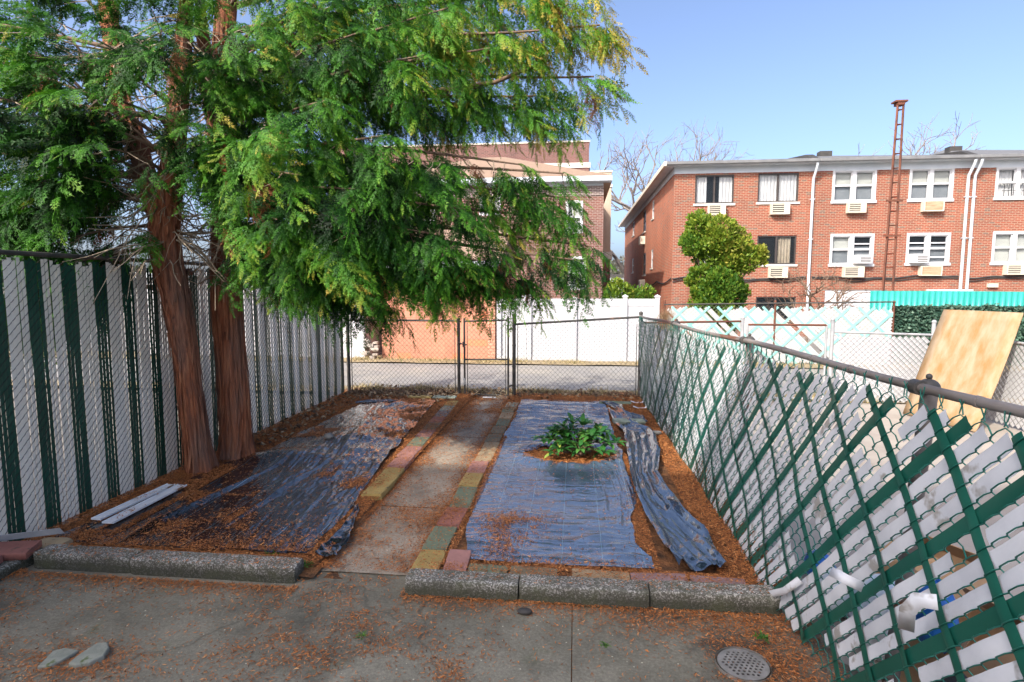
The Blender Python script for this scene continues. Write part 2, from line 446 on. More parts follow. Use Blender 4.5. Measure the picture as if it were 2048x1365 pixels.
def wr(px0, py0, px1, py1, Y):
    a = W(px0, py0, Y); b = W(px1, py1, Y)
    return (a[0], b[0], b[2], a[2])
def wavy(x0, x1, y, z0, z1, n=7, amp=0.03, flare=0.0):
    k = n * 8
    X = np.linspace(x0, x1, k); P = np.zeros((k, 6, 3))
    for j, tz in enumerate(np.linspace(0, 1, 6)):
        P[:, j, 0] = X + flare * (1 - tz) * (X - (x0 + x1) / 2)
        P[:, j, 1] = y + amp * np.sin(np.linspace(0, n * 2 * math.pi, k)) * (1.1 - 0.4 * tz) + 0.3 * amp * np.sin(np.linspace(1, n * 4.7, k))
        P[:, j, 2] = z0 + (z1 - z0) * tz
    return P
def slider_window(root, r, y, left=None, right=None, cur='curtain'):
    x0, x1, z0, z1 = r; xm = (x0 + x1) / 2
    mb = MB(); t = 0.055
    mb.box(x0, x1, y+.03, y+.12, z1-t, z1-.001).box(x0, x1, y+.03, y+.12, z0+.001, z0+t).box(x0+.001, x0+t, y+.03, y+.12, z0+t, z1-t).box(x1-t, x1-.001, y+.03, y+.12, z0+t, z1-t)
    mb.box(xm-.035, xm+.035, y+.035, y+.115, z0+t, z1-t)
    f = part(mb, 'window', M['bronze'], root)
    part(MB().box(x0-.06, x1+.06, y-.05, y+.119, z0-.09, z0), 'sill', M['stone_sill'], f)
    for a, b in ((x0+t, xm-.035), (xm+.035, x1-t)):
        part(MB().box(a, b, y+.07, y+.076, z0+t, z1-t), 'pane', M['glass'], f)
    for spec, a, b in ((left, x0+.02, xm), (right, xm, x1-.02)):
        if spec:
            p0 = a + (b-a)*spec[0]; p1 = a + (b-a)*spec[1]
            part(MB().grid(wavy(p0, p1, y+.135, z0-.05, z1+.05, spec[2], .02)), 'curtain', M[cur], f, smooth=True)
    return f
def twin_window(root, r, y, opts=('b', 'b'), sash=0.52, units=2):
    x0, x1, z0, z1 = r
    fr = MB(); t = 0.07
    fr.box(x0-.02, x1+.02, y-.03, y+.11, z1-t, z1+.03).box(x0-.06, x1+.06, y-.06, y+.11, z0-.05, z0+t*.8)
    fr.box(x0-.02, x0+t, y-.028, y+.11, z0+t*.8, z1-t).box(x1-t, x1+.02, y-.028, y+.11, z0+t*.8, z1-t)
    wdt = (x1 - x0 - 2*t - (units-1)*.15) / units
    cells = []
    for k in range(units):
        a = x0 + t + k * (wdt + .15); cells.append((a, a + wdt))
        if k: fr.box(a-.15, a, y-.026, y+.11, z0+t*.8, z1-t)
    zs = z0 + (z1 - z0) * sash
    for a, b in cells:
        fr.box(a, b, y+.02, y+.1, zs-.035, zs+.035)
        fr.box(a, a+.035, y+.03, y+.1, z0+t*.8, z1-t).box(b-.035, b, y+.03, y+.1, z0+t*.8, z1-t)
        fr.box(a+.035, b-.035, y+.03, y+.1, z1-t-.04, z1-t).box(a+.035, b-.035, y+.03, y+.1, z0+t*.8, z0+t*.8+.045)
    f = part(fr, 'window', M['white_paint'], root)
    for (a, b), op in zip(cells, opts):
        part(MB().box(a+.035, b-.035, y+.07, y+.076, z0+t*.8+.045, zs-.035), 'pane', M['glass'], f)
        part(MB().box(a+.035, b-.035, y+.06, y+.066, zs+.035, z1-t-.04), 'pane', M['glass'], f)
        if op == 'b':      # roller blind halfway, grey screen below
            part(MB().box(a, b, y+.15, y+.153, zs-.05, z1), 'blind', M['blind'], f)
            part(MB().box(a, b, y+.14, y+.143, z0, zs-.05), 'screen', M['blind_grey'], f)
        elif op == 'f':    # blind drawn all the way
            part(MB().box(a, b, y+.15, y+.153, z0, z1), 'blind', M['blind'], f)
        elif op == 'c':
            part(MB().grid(wavy(a, b, y+.2, z0, z1, 5, .03)), 'curtain', M['curtain'], f, smooth=True)
        elif op == 's':    # extra storm sash rails
            s_ = MB()
            for q in (0.24, 0.7): s_.box(a+.035, b-.035, y+.025, y+.055, z0+(z1-z0)*q-.025, z0+(z1-z0)*q+.025)
            part(s_, 'storm_sash', M['white_paint'], f)
            part(MB().box(a, b, y+.14, y+.143, z0, z0+(z1-z0)*.62), 'screen', M['blind_grey'], f)
    return f
def air_con(root, r, y, cover=False, out=0.26):
    x0, x1, z0, z1 = r; z0 += .02
    mb = MB()
    mb.box(x0, x1, y-out, y+.02, z1-.03, z1).box(x0, x1, y-out, y+.02, z0, z0+.03).box(x0, x0+.03, y-out, y+.02, z0+.03, z1-.03).box(x1-.03, x1, y-out, y+.02, z0+.03, z1-.03)
    mb.box(x0+.03, x1-.03, y-out+.06, y+.02, z0+.03, z1-.03)
    if not cover:
        mb.box(x1-.03-(x1-x0)*.26, x1-.03, y-out+.012, y-out+.06, z0+.03, z1-.03)
    b = part(mb, 'air_conditioner', M['beige_metal'], root)
    if cover:
        part(MB().box(x0+.07, x1-.05, y-out+.015, y-out+.06, z0+.03, z1-.03), 'cover_panel', M['wood_board'], b)
    else:
        g = MB(); n = 5
        a0, a1 = x0+.05, x1-.03-(x1-x0)*.26
        g.box(a0, a1, y-out+.045, y-out+.0595, z0+.035, z1-.035)
        part(g, 'grille', M['dark_grille'], b)
        l = MB()
        for k in range(n):
            zz = z0 + .06 + (z1-z0-.12) * k / (n-1)
            l.box(a0, a1, y-out+.012, y-out+.044, zz-.014, zz+.014)
        part(l, 'louvres', M['beige_metal'], b)
    return b
def box_ac(root, r, y):
    x0, x1, z0, z1 = r
    b = part(MB().box(x0, x1, y-.32, y+.0, z0, z1), 'window_air_conditioner', M['white_paint'], root, bevel=.012)
    g = MB()
    for k in range(4): g.box(x0+(x1-x0)*.3, x1-.05, y-.325, y-.3205, z0+.05+(z1-z0-.1)*k/4, z0+.05+(z1-z0-.1)*(k+.55)/4)
    part(g, 'grille', M['dark_grille'], b)
    return b

YF = 25.0
ZE = 6.72      # underside of the eave boards
XA, XB, XC, XD = 4.07, 9.62, 15.45, 22.0
YBK = 49.0
def row_house(label, x0, x1, holes, side_holes=(), roofmat='shingle', cname='row_house'):
    root = thing('row_house', label, 'house', ((x0+x1)/2, YF, 0), 'attached brick row houses')
    mb = MB()
    facade(mb, 'x', YF, x0, x1, -0.1, ZE + .3, holes)
    if not side_holes:
        mb.quad((x0, YF, -.1), (x0, YF, ZE+.3), (x0, YBK, ZE+.3), (x0, YBK, -.1))
    mb.quad((x1, YF, -.1), (x1, YBK, -.1), (x1, YBK, ZE+.3), (x1, YF, ZE+.3))
    mb.quad((x0, YBK, -.1), (x0, YBK, ZE+.3), (x1, YBK, ZE+.3), (x1, YBK, -.1))
    part(mb, 'wall', M['brick_red_x'], root)
    if side_holes:
        ms = MB(); facade(ms, 'y', x0, YF, YBK, -0.1, ZE + .3, list(side_holes))
        part(ms, 'side_wall', M['brick_red_y_lit'], root)
    # dark rooms behind the openings: floors, ceilings and a back partition
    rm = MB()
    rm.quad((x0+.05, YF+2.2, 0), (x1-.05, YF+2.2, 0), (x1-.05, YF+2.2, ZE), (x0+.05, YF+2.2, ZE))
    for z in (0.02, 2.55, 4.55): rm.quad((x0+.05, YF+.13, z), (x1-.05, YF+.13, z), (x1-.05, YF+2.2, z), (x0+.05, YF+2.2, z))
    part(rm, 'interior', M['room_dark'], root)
    return root
def eaves(root, x0, x1, ret=False, rm='shingle', peak=1.55, vent=None):
    o = 0.42; xl = x0 - (o if ret else 0.0)
    part(MB().box(x0+.003, x1-.003, YF-.035, YF-.001, ZE+.0, ZE+.27), 'frieze_board', M['trim_white'], root)
    part(MB().box(xl, x1-.003, YF-o, YF-.036, ZE+.27, ZE+.31), 'soffit', M['trim_white'], root)
    gt = MB(); gt.box(xl, x1-.003, YF-o-.1, YF-o, ZE+.29, ZE+.42)
    part(gt, 'gutter', M['pipe_pale'], root, bevel=.02)
    if ret:
        part(MB().box(xl-.1, xl, YF-o-.1, YBK+.3, ZE+.243, ZE+.42), 'gutter', M['beige_metal'], root)
        part(MB().box(xl, x0-.001, YF-.036, YBK+.3, ZE+.27, ZE+.31), 'soffit', M['trim_white'], root)
        part(MB().box(x0-.035, x0-.002, YF, YBK, ZE, ZE+.27), 'frieze_board', M['trim_white'], root)
    rf = MB(); zt = ZE + .43; xm = (x0 + x1) / 2
    a, b, c, d = (xl, YF-o, zt), (x1, YF-o, zt), (x1, YBK, zt), (xl, YBK, zt)
    p, q = (xm, YF+7.5, zt+peak), (xm, YBK-6, zt+peak)
    rf.quad(a, b, p, p).add([b, c, q, p], [[0,1,2,3]]).quad(c, d, q, q).add([d, a, p, q], [[0,1,2,3]])
    r = part(rf, 'roof', M[rm], root)
    if vent:
        vx, vy, vz = vent
        part(MB().box(vx-.28, vx+.28, vy-.2, vy+.2, vz-1.4, vz), 'chimney', M['black_tar'], r)
    # parapet between the roofs
    pw = MB()
    pw.add([(x1-.28, YF-o, zt), (x1-.003, YF-o, zt), (x1-.003, YF+.3, zt+.30), (x1-.28, YF+.3, zt+.30),
            (x1-.28, YF+2.6, zt+.62), (x1-.003, YF+2.6, zt+.62), (x1-.003, YF+2.6, zt-.2), (x1-.28, YF+2.6, zt-.2)],
           [[0,1,2,3],[3,2,5,4],[4,5,6,7],[0,3,4,7],[1,6,5,2]])
    part(pw, 'parapet', M['black_tar'], root)

w = lambda *a: wr(*a, YF)
# ---- house with dark sliding windows
hA = [w(1391,351,1467,407), w(1517,347,1596,404), w(1391,476,1467,532), w(1515,472,1591,529), w(1512,594,1590,640)]
def side(px0, py0, px1, py1):
    a = XP(px0, py0, XA); b = XP(px1, py1, XA)
    return (b[1], a[1], min(a[2], b[2]), max(a[2], b[2]))
sH = [(31.2,32.0,5.65,6.62),(34.7,36.1,5.3,6.6),(41.3,42.6,5.65,6.62),(31.2,32.0,3.05,4.05),(34.3,35.7,2.75,4.04),(41.3,42.6,3.05,4.05)]
rA = row_house('brick end house with dark framed sliding windows, behind the lumpy green shrub', XA, XB, hA, sH)
slider_window(rA, hA[0], YF, (0, .62, 4), (.28, 1, 4)); slider_window(rA, hA[1], YF, (0, 1, 6), (0, 1, 6))
slider_window(rA, hA[2], YF, (.5, 1, 3), (0, .5, 3)); slider_window(rA, hA[3], YF, None, (.12, .78, 4), 'curtain_tan'); slider_window(rA, hA[4], YF)
for r in (w(1415,411,1448,433), w(1540,408,1575,431), w(1536,535,1571,557)): air_con(rA, r, YF)
for (b0, b1, c0, c1), k in zip(sH, 'wdwwdw'):
    f = MB(); mt = M['white_paint'] if k == 'w' else M['bronze']
    f.box(XA+.02, XA+.1, b0+.001, b0+.08, c0, c1).box(XA+.02, XA+.1, b1-.08, b1-.001, c0, c1).box(XA+.02, XA+.1, b0+.08, b1-.08, c1-.08, c1-.001).box(XA+.02, XA+.1, b0+.08, b1-.08, c0+.001, c0+.08).box(XA+.022, XA+.09, b0+.08, b1-.08, (c0+c1)/2-.03, (c0+c1)/2+.03)
    f = part(f, 'window', mt, rA)
    part(MB().box(XA+.05, XA+.055, b0+.08, b1-.08, c0+.08, c1-.08), 'pane', M['glass'], f)
    part(MB().box(XA+.18, XA+.185, b0, b1, c0, c1), 'blind', M['blind_grey' if k == 'd' else 'blind'], f)
    part(MB().box(XA-.05, XA+.1, b0-.05, b1+.05, c0-.07, c0-.001), 'sill', M['stone_sill'], f)
for (yy, zz) in ((35.2, 4.9), (34.9, 2.35)):
    part(MB().box(XA-.3, XA+.02, yy-.35, yy+.35, zz-.35, zz+.12), 'air_conditioner', M['beige_metal'], rA, bevel=.02)
eaves(rA, XA, XB, True, 'roof_pale', 1.35, (7.0, YF+5.5, ZE+1.62))
# ---- middle house
hB = [w(1667,341,1749,404), w(1821,337,1903,401), w(1662,470,1744,531), w(1815,468,1896,529)]
rB = row_house('middle brick house with white twin windows, behind the rusty lattice mast', XB, XC, hB + [w(1650,580,1770,660)])
twin_window(rB, hB[0], YF); twin_window(rB, hB[1], YF); twin_window(rB, hB[2], YF, ('b', 's')); twin_window(rB, hB[3], YF, ('s', 's'))
air_con(rB, w(1692,407,1726,428), YF); air_con(rB, w(1842,404,1880,425), YF, True); air_con(rB, w(1684,534,1722,556), YF); air_con(rB, w(1836,533,1876,553), YF, True)
box_ac(rB, w(1704,511,1736,528), YF); box_ac(rB, w(1817,509,1848,527), YF)
g = w(1650,580,1770,660)
gd = MB(); gz = np.linspace(g[2], g[3], 6)
for k in range(5):
    gd.box(g[0]+.001, g[1]-.001, YF+.05, YF+.09, gz[k]+.008, gz[k+1]-.008)
    for q in range(4):
        a = g[0] + (g[1]-g[0])*(q+.12)/4; b = g[0] + (g[1]-g[0])*(q+.88)/4
        gd.box(a, b, YF+.035, YF+.05, gz[k]+.09, gz[k+1]-.09)
part(gd, 'garage_door', M['white_paint'], rB)
part(MB().box(14.1, 15.3, YF-.9, YF-.002, 1.86, 1.97), 'canopy', M['white_paint'], rB)
eaves(rB, XB, XC, False, 'shingle', 1.75, (12.0, YF+5.2, ZE+1.88))
# ---- right house
hC = [w(1994,335,2076,397), w(1987,465,2069,528), (19.2, 20.9, 5.35, 6.62), (19.2, 20.9, 2.95, 4.15)]
rC = row_house('brick house at the right edge with curtained white windows and a white downpipe', XC, XD, hC)
for i, o in enumerate((('c', 'c'), ('f', 'f'), ('b', 'b'), ('f', 'f'))): twin_window(rC, hC[i], YF, o)
sg = MB(); hh = hC[0]
for q in range(5):
    for a0 in (hh[0]+.16, hh[0]+.16+(hh[1]-hh[0]-.33)/2+.09):
        if q < 3: sg.box(a0+.12+q*.17, a0+.135+q*.17, YF-.06, YF-.045, hh[2]+.1, hh[2]+.58)
        elif q == 3: sg.box(a0+.05, a0+.55, YF-.062, YF-.047, hh[2]+.56, hh[2]+.58).box(a0+.05, a0+.55, YF-.062, YF-.047, hh[2]+.3, hh[2]+.315)
part(sg, 'window_guard', M['cable'], rC)
air_con(rC, w(2006,530,2044,551), YF)
part(MB().box(16.35, 16.7, YF-.12, YF-.001, 2.05, 2.2), 'lamp', M['beige_metal'], rC)
eaves(rC, XC, XD, False, 'shingle', 1.9, (18.0, YF+5.5, ZE+2.02))
def downpipe(root, x, z0=0.1):
    p = MB(); p.tube([(x, YF-.45, ZE+.25), (x, YF-.4, ZE+.1), (x-.0, YF-.1, ZE-.28), (x, YF-.08, ZE-.5), (x, YF-.08, z0)], .055, 8)
    o = part(p, 'downpipe', M['trim_white'], root, smooth=True)
    for z in (1.9, 4.0, 5.6): part(MB().box(x-.075, x+.075, YF-.14, YF-.001, z-.02, z+.02), 'bracket', M['trim_white'], o)
downpipe(rA, XB-.09); downpipe(rB, XC-.12); downpipe(rC, XC+.12)
def cable_run(root, x0, x1, z, seed):
    X = np.linspace(x0, x1, 40)
    Zc = z + .05*np.sin(X*1.3+seed) + .03*np.sin(X*4.1+seed)
    mb = MB(); mb.tube(np.stack([X, np.full(40, YF-.05), Zc], 1), .03, 6); mb.tube(np.stack([X, np.full(40, YF-.045), Zc-.08+.03*np.sin(X*2.7)], 1), .02, 6)
    part(mb, 'wall_cable', M['cable'], root)
cable_run(rA, XA, XB-.2, 2.42, 1); cable_run(rB, XB+.05, XC-.2, 2.45, 2); cable_run(rC, XC+.2, XD, 2.48, 3)
Yc = np.linspace(YF, 34.5, 50)
part(MB().tube(np.stack([np.full(50, XA-.05), Yc, 2.42 - .16*np.abs(np.sin((Yc-YF)*0.75)) - .02*(Yc-YF)], 1), .03, 6), 'wall_cable', M['cable'], rA)

# ---- brown brick house behind the cedar
YB = 24.0; bx0, bx1 = -9.6, 1.12; zb = 6.3
hb = [wr(1133,403,1164,466,YB), wr(1138,515,1170,579,YB), wr(960,360,1000,430,YB), wr(820,420,870,490,YB), wr(1030,560,1062,640,YB)]
bb = thing('brick_house', 'brown brick house with hipped roof behind the cedar and the white vinyl fence', 'house', ((bx0+bx1)/2, YB, 0))
m1 = MB(); facade(m1, 'x', YB, bx0, bx1, -.1, zb, hb)
m1.quad((bx1, YB, -.1), (bx1, YB+9, -.1), (bx1, YB+9, zb), (bx1, YB, zb)).quad((bx0, YB, -.1), (bx0, YB, zb), (bx0, YB+9, zb), (bx0, YB+9, -.1)).quad((bx0, YB+9, -.1), (bx0, YB+9, zb), (bx1, YB+9, zb), (bx1, YB+9, -.1))
part(m1, 'wall', M['brick_brown_x'], bb)
part(MB().box(bx0, bx1-.01, YB-.03, YB-.002, zb-.55, zb-.16), 'dark_brick_band', M['brick_dark_x'], bb)
part(MB().box(bx0, bx1+.3, YB-.34, YB-.031, zb-.06, zb+.02), 'soffit', M['trim_white'], bb)
part(MB().box(bx0, bx1+.3, YB-.45, YB-.341, zb-.03, zb+.16), 'gutter', M['trim_white'], bb)
part(MB().box(bx1+.003, bx1+.3, YB-.031, YB+9, zb-.06, zb+.02), 'soffit', M['tan_stucco'], bb)
part(MB().box(bx0, bx1-.02, YB-.06, YB-.0305, zb-.16, zb-.06), 'frieze_board', M['trim_white'], bb)
rf = MB(); z_ = zb + .17
a, b, c, d = (bx0-.3, YB-.42, z_), (bx1+.3, YB-.42, z_), (bx1+.3, YB+9, z_), (bx0-.3, YB+9, z_)
p, q = (bx0+5, YB+4.6, z_+1.9), (bx1-4.6, YB+4.6, z_+1.9)
rf.add([a, b, q, p], [[0,1,2,3]]).quad(b, c, q, q).add([c, d, p, q], [[0,1,2,3]]).quad(d, a, p, p)
part(rf, 'roof', M['shingle_brown'], bb)
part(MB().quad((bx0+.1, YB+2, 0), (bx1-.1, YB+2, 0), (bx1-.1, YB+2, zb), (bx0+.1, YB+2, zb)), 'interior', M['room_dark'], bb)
for i, r in enumerate(hb[:4]):
    x0, x1, z0, z1 = r
    f = MB(); t = .075
    f.box(x0-.03, x0+t, YB-.03, YB+.1, z0, z1).box(x1-t, x1+.03, YB-.03, YB+.1, z0, z1).box(x0+t, x1-t, YB-.03, YB+.1, z1-t, z1+.03).box(x0+t, x1-t, YB-.03, YB+.1, z0-.03, z0+t).box(x0+t, x1-t, YB, YB+.09, (z0+z1)/2-.03, (z0+z1)/2+.03)
    f = part(f, 'window', M['white_paint'], bb)
    part(MB().box(x0+t, x1-t, YB+.05, YB+.055, z0+t, z1-t), 'pane', M['glass'], f)
    part(MB().box(x0-.06, x1+.06, YB-.06, YB-.0305, z0-.12, z0-.035), 'sill', M['brick_brown_x'], f)
    if i != 1: part(MB().box(x0, x1, YB+.14, YB+.143, z0, z1), 'blind', M['blind'], f)
    else: part(MB().grid(wavy(x0, x1, YB+.25, z0, z1, 4, .04)), 'curtain', M['curtain'], f, smooth=True)
# ---- taller apartment block behind it
ap = thing('apartment_building', 'tall brown brick apartment block rising behind the hipped brick house', 'building', (-5, 32, 0))
part(MB().box(-14, .68, 32, 44, -.1, 8.45).box(-14, .68, 32.0, 44, 8.72, 9.8), 'wall', M['brick_far'], ap)
part(MB().box(-14.02, .75, 31.95, 44.02, 8.451, 8.719), 'belt_course', M['stone_sill'], ap)
part(MB().box(.6802, 1.9, 32.1, 44, 3.95, 8.2), 'wing_wall', M['tan_stucco'], ap)
part(MB().box(.6802, 1.9, 32.1, 44, -.1, 3.55), 'wing_base', M['brick_far'], ap)
part(MB().box(.6802, 2.0, 32.0, 44.05, 3.551, 3.949).box(.7502, 1.95, 32.05, 44.03, 7.42, 7.56), 'belt_course', M['stone_sill'], ap)
part(MB().box(-14.02, .72, 31.96, 44.02, 9.801, 9.88).box(.7201, 1.94, 32.06, 44.02, 8.201, 8.29), 'coping', M['beige_metal'], ap)

# ---- orange block garage and its white neighbour across the alley
M['orange_block'] = brick('orange_painted_block', (0.50, 0.225, 0.145), (0.48, 0.215, 0.138), (0.42, 0.18, 0.115), 'x', 0.40, 0.20, dark=(0.6, 0.22, 0.11), ms=0.008)
M['orange_brick'] = brick('orange_painted_brick', (0.62, 0.31, 0.21), (0.58, 0.28, 0.19), (0.36, 0.17, 0.11), 'x', 0.2, 0.085, dark=(0.5, 0.18, 0.09))
YG = 15.95
gr = thing('garage', 'orange painted block garage with tan shingle roof across the alley', 'garage', (-3.85, YG+3, 0))
gx0, gx1, gz = -5.5, -2.22, 2.62
part(MB().box(gx0, gx1-.2, YG, YG+6, -.1, gz), 'wall', M['orange_block'], gr)
part(MB().box(gx1-.2, gx1, YG-.01, YG+6, -.1, gz), 'corner_pier', M['orange_brick'], gr)
part(MB().box(gx0-.25, gx1+.2, YG-.3, YG-.2, gz-.02, gz+.16), 'gutter', M['trim_white'], gr)
part(MB().box(gx0-.25, gx1+.2, YG-.2, YG-.011, gz+.0, gz+.05), 'soffit', M['trim_white'], gr)
r_ = MB(); r_.quad((gx0-.25, YG-.25, gz+.17), (gx1+.2, YG-.25, gz+.17), (gx1+.2, YG+3, gz+1.45), (gx0-.25, YG+3, gz+1.45)).quad((gx0-.25, YG+6.3, gz+.17), (gx0-.25, YG+3, gz+1.45), (gx1+.2, YG+3, gz+1.45), (gx1+.2, YG+6.3, gz+.17))
r_.quad((gx1+.0, YG, gz), (gx1+.0, YG+6, gz), (gx1+.0, YG+3, gz+1.3), (gx1+.0, YG+3, gz+1.3)).quad((gx0, YG, gz), (gx0, YG+3, gz+1.3), (gx0, YG+3, gz+1.3), (gx0, YG+6, gz))
part(r_, 'roof', M['shingle_brown'], gr)
gw = thing('garage', 'low white painted garage across the alley, left of the orange one', 'garage', (-9, YG+3, 0))
part(MB().box(-13, -6.05, YG+.1, YG+6, -.1, 2.35), 'wall', M['white_paint'], gw)
part(MB().box(-13.2, -5.9, YG-.1, YG+6.2, 2.351, 2.5), 'roof', M['trim_white'], gw)
gd = MB()
for k in range(5): gd.box(-12.3, -6.9, YG+.05, YG+.099, .02+k*.42, .02+k*.42+.405)
part(gd, 'garage_door', M['vinyl'], gw)
# rubble pier between the garages
M['rubble'] = nmat('rubble_stone', (0.26, 0.20, 0.15), (0.5, 0.46, 0.42), 6, bstr=0.8, bscale=20, bd=.03)
rb = MB()
for k in range(16):
    c = (-5.78 + rng.uniform(-.16, .16), YG - .1 + rng.uniform(-.1, .1), .05 + k*.033)
    rb.obox(c, (rng.uniform(.06, .14), rng.uniform(-.03, .03), 0), (rng.uniform(-.02, .02), rng.uniform(.06, .1), 0), (0, 0, rng.uniform(.03, .06)))
o = rb.build('rubble_pile', M['rubble'], bevel=.015); tag(o, 'small pile of broken stones against the orange garage', 'stones')

# ---- unseen block added behind left of the viewpoint, sized to shade the near yard
bz, by = 15.7, -10.0
ax0, ax1, az_ = -19.5, -6.4, bz
hs = thing('apartment_building', 'unseen six storey brick block added behind and left of the viewpoint to shade the yard', 'building', (-13, by-6, 0))
hh = [(-(x+1.5), -x, 1.2+2.65*k, 2.75+2.65*k) for x in (-18.0, -14.8, -11.8, -8.6) for k in range(5)]
mw = MB(); facade(mw, 'x', -by, -ax1, -ax0, -.1, bz, hh)
mw.V = [np.stack([-v[:, 0], -v[:, 1], v[:, 2]], 1) for v in mw.V]      # turned to face the yard
mw.box(ax0, ax1, by-12, by-.5, -.1, bz)
part(mw, 'wall', M['brick_red_x'], hs)
part(MB().box(ax0-.1, ax1+.1, by-12.1, by+.1, bz+.001, bz+.12), 'roof', M['black_tar'], hs)
for h in hh:
    a0, a1 = -h[1], -h[0]
    f = MB(); f.box(a0, a0+.08, by-.1, by-.02, h[2], h[3]).box(a1-.08, a1, by-.1, by-.02, h[2], h[3]).box(a0+.08, a1-.08, by-.1, by-.02, h[3]-.08, h[3]).box(a0+.08, a1-.08, by-.1, by-.02, h[2], h[2]+.08)
    f = part(f, 'window', M['white_paint'], hs)
    part(MB().box(a0+.08, a1-.08, by-.07, by-.06, h[2]+.08, h[3]-.08), 'pane', M['glass'], f)
# ================================================================== fences
M['wire_dark'] = nmat('dark_coated_wire', (0.010, 0.013, 0.012), (0.028, 0.028, 0.026), 10, rough=0.5, bstr=0)
M['wire_green'] = nmat('green_coated_wire', (0.004, 0.10, 0.075), (0.03, 0.20, 0.155), 10, rough=0.4, bstr=0)
M['wire_grey'] = nmat('galvanised_wire', (0.16, 0.16, 0.15), (0.3, 0.29, 0.27), 10, rough=0.5, bstr=0)
M['pipe_dark'] = nmat('dark_pipe', (0.03, 0.032, 0.03), (0.09, 0.08, 0.07), 7, rough=0.55, bstr=0.2, spots=(5, 0.62, (0.16, 0.09, 0.06)))
M['pipe_grey'] = nmat('galvanised_pipe', (0.26, 0.27, 0.28), (0.42, 0.42, 0.42), 5, rough=0.45, bstr=0.1, spots=(4, 0.62, (0.25, 0.12, 0.07)))
M['pipe_worn'] = nmat('worn_pipe', (0.12, 0.10, 0.085), (0.27, 0.24, 0.215), 3.5, rough=0.55, bstr=0.3, stretch=(2, .5, 2), spots=(2.6, 0.60, (0.17, 0.07, 0.035)))
M['slat_white'] = nmat('white_slat', (0.75, 0.685, 0.565), (0.87, 0.815, 0.71), 1.6, rough=0.5, bstr=0.1, spots=(1.1, 0.64, (0.42, 0.38, 0.25)))
M['slat_green'] = nmat('green_slat', (0.005, 0.048, 0.030), (0.010, 0.075, 0.048), 3, rough=0.4, bstr=0.05)
M['slat_blue'] = nmat('pale_slat', (0.54, 0.555, 0.585), (0.74, 0.75, 0.765), 2.6, rough=0.45, bstr=0.2, spots=(5.5, 0.60, (0.36, 0.34, 0.31)))
M['slat_teal'] = nmat('green_diagonal_slat', (0.004, 0.075, 0.05), (0.012, 0.115, 0.08), 3, rough=0.35, bstr=0.05, spots=(6, 0.74, (0.2, 0.3, 0.25)))

def chain_segments(U0, U1, V0, V1, p):
    """zigzag woven wires; returns segment ends in (u, v) with the sign of their slope"""
    nc = int((U1 - U0) / p); ns = int((V1 - V0) / p)
    k, i = np.meshgrid(np.arange(nc), np.arange(ns), indexing='ij')
    up = (k + i) % 2 == 0
    ua = U0 + np.where(up, k, k + 1) * p; ub = U0 + np.where(up, k + 1, k) * p
    va = V0 + i * p; vb = V0 + (i + 1) * p
    return ua.ravel(), va.ravel(), ub.ravel(), vb.ravel(), up.ravel()
def chain(mb, fn, U0, U1, V0, V1, p, r, wf=0.004, wb=-0.004, skip=None, rear='down'):
    ua, va, ub, vb, up = chain_segments(U0, U1, V0, V1, p)
    wv = np.where(up, wf, wb)
    if skip is not None:
        k = ~skip((ua+ub)/2, (va+vb)/2)
        ua, va, ub, vb, wv = ua[k], va[k], ub[k], vb[k], wv[k]
    mid = wv * 0 + (wf + wb) / 2
    # ends meet at the knuckle, the middle of the wire bows out to its own side
    n = len(ua)
    stations = [(0.0, mid), (0.25, wv), (0.75, wv), (1.0, mid)]
    R_ = []
    for t, ww in stations:
        c = fn(ua + (ub-ua)*t, va + (vb-va)*t, ww)
        e = fn(ua + (ub-ua)*min(1, t+.05), va + (vb-va)*min(1, t+.05), ww) - fn(ua + (ub-ua)*max(0, t-.05), va + (vb-va)*max(0, t-.05), ww)
        e /= np.linalg.norm(e, axis=1)[:, None]
        nn = fn(ua, va, ww + .01) - fn(ua, va, ww); nn /= np.linalg.norm(nn, axis=1)[:, None]
        s_ = np.cross(e, nn)
        R_.append(np.stack([c + nn*r, c - nn*r*.5 + s_*r*.87, c - nn*r*.5 - s_*r*.87], 1))
    V = np.stack(R_, 1).reshape(n, 12, 3)
    f = []
    for a in range(3):
        for j in range(3):
            k = (j + 1) % 3; f.append([a*3+j, a*3+k, (a+1)*3+k, (a+1)*3+j])
    F = (np.arange(n)[:, None, None] * 12 + np.array(f)[None]).reshape(-1, 4)
    mb.add(V.reshape(-1, 3), F)
def slat(mb, fn, u0, v0, u1, v1, wd, woff, n=10, curve=0.004, wob=0.0, twist=0.0):
    """flat strip along a line in the fence plane, slightly bowed across its width"""
    t = np.linspace(0, 1, n); du, dv = u1-u0, v1-v0; L = math.hypot(du, dv)
    nu, nv = -dv / L, du / L
    uc = u0 + du*t; vc = v0 + dv*t
    wv = woff + wob * np.sin(t * L / .1 * 3.1 + rng.uniform(0, 6)) + wob*.6*np.sin(t*L/.31*3.1 + rng.uniform(0, 6))
    rows = []
    for q, cv in ((-.5, 0), (0, curve), (.5, 0)):
        rows.append(fn(uc + nu*wd*q, vc + nv*wd*q, wv + cv + q*twist))
    mb.grid(np.stack(rows, 1))
def clip_slat(u0, du_dv, vlo, vhi, U0, U1):
    """line u = u0 + du_dv*(v) inside the rectangle"""
    a, b = vlo, vhi
    for lim, hi in ((U0, False), (U1, True)):
        vv = (lim - u0) / du_dv
        ua = u0 + du_dv * a; ub = u0 + du_dv * b
        out_a = ua > U1 if hi else ua < U0; out_b = ub > U1 if hi else ub < U0
        if out_a and out_b: return None
        if out_a: a = vv
        if out_b: b = vv
    return (u0 + du_dv*a, a, u0 + du_dv*b, b) if b - a > .06 else None

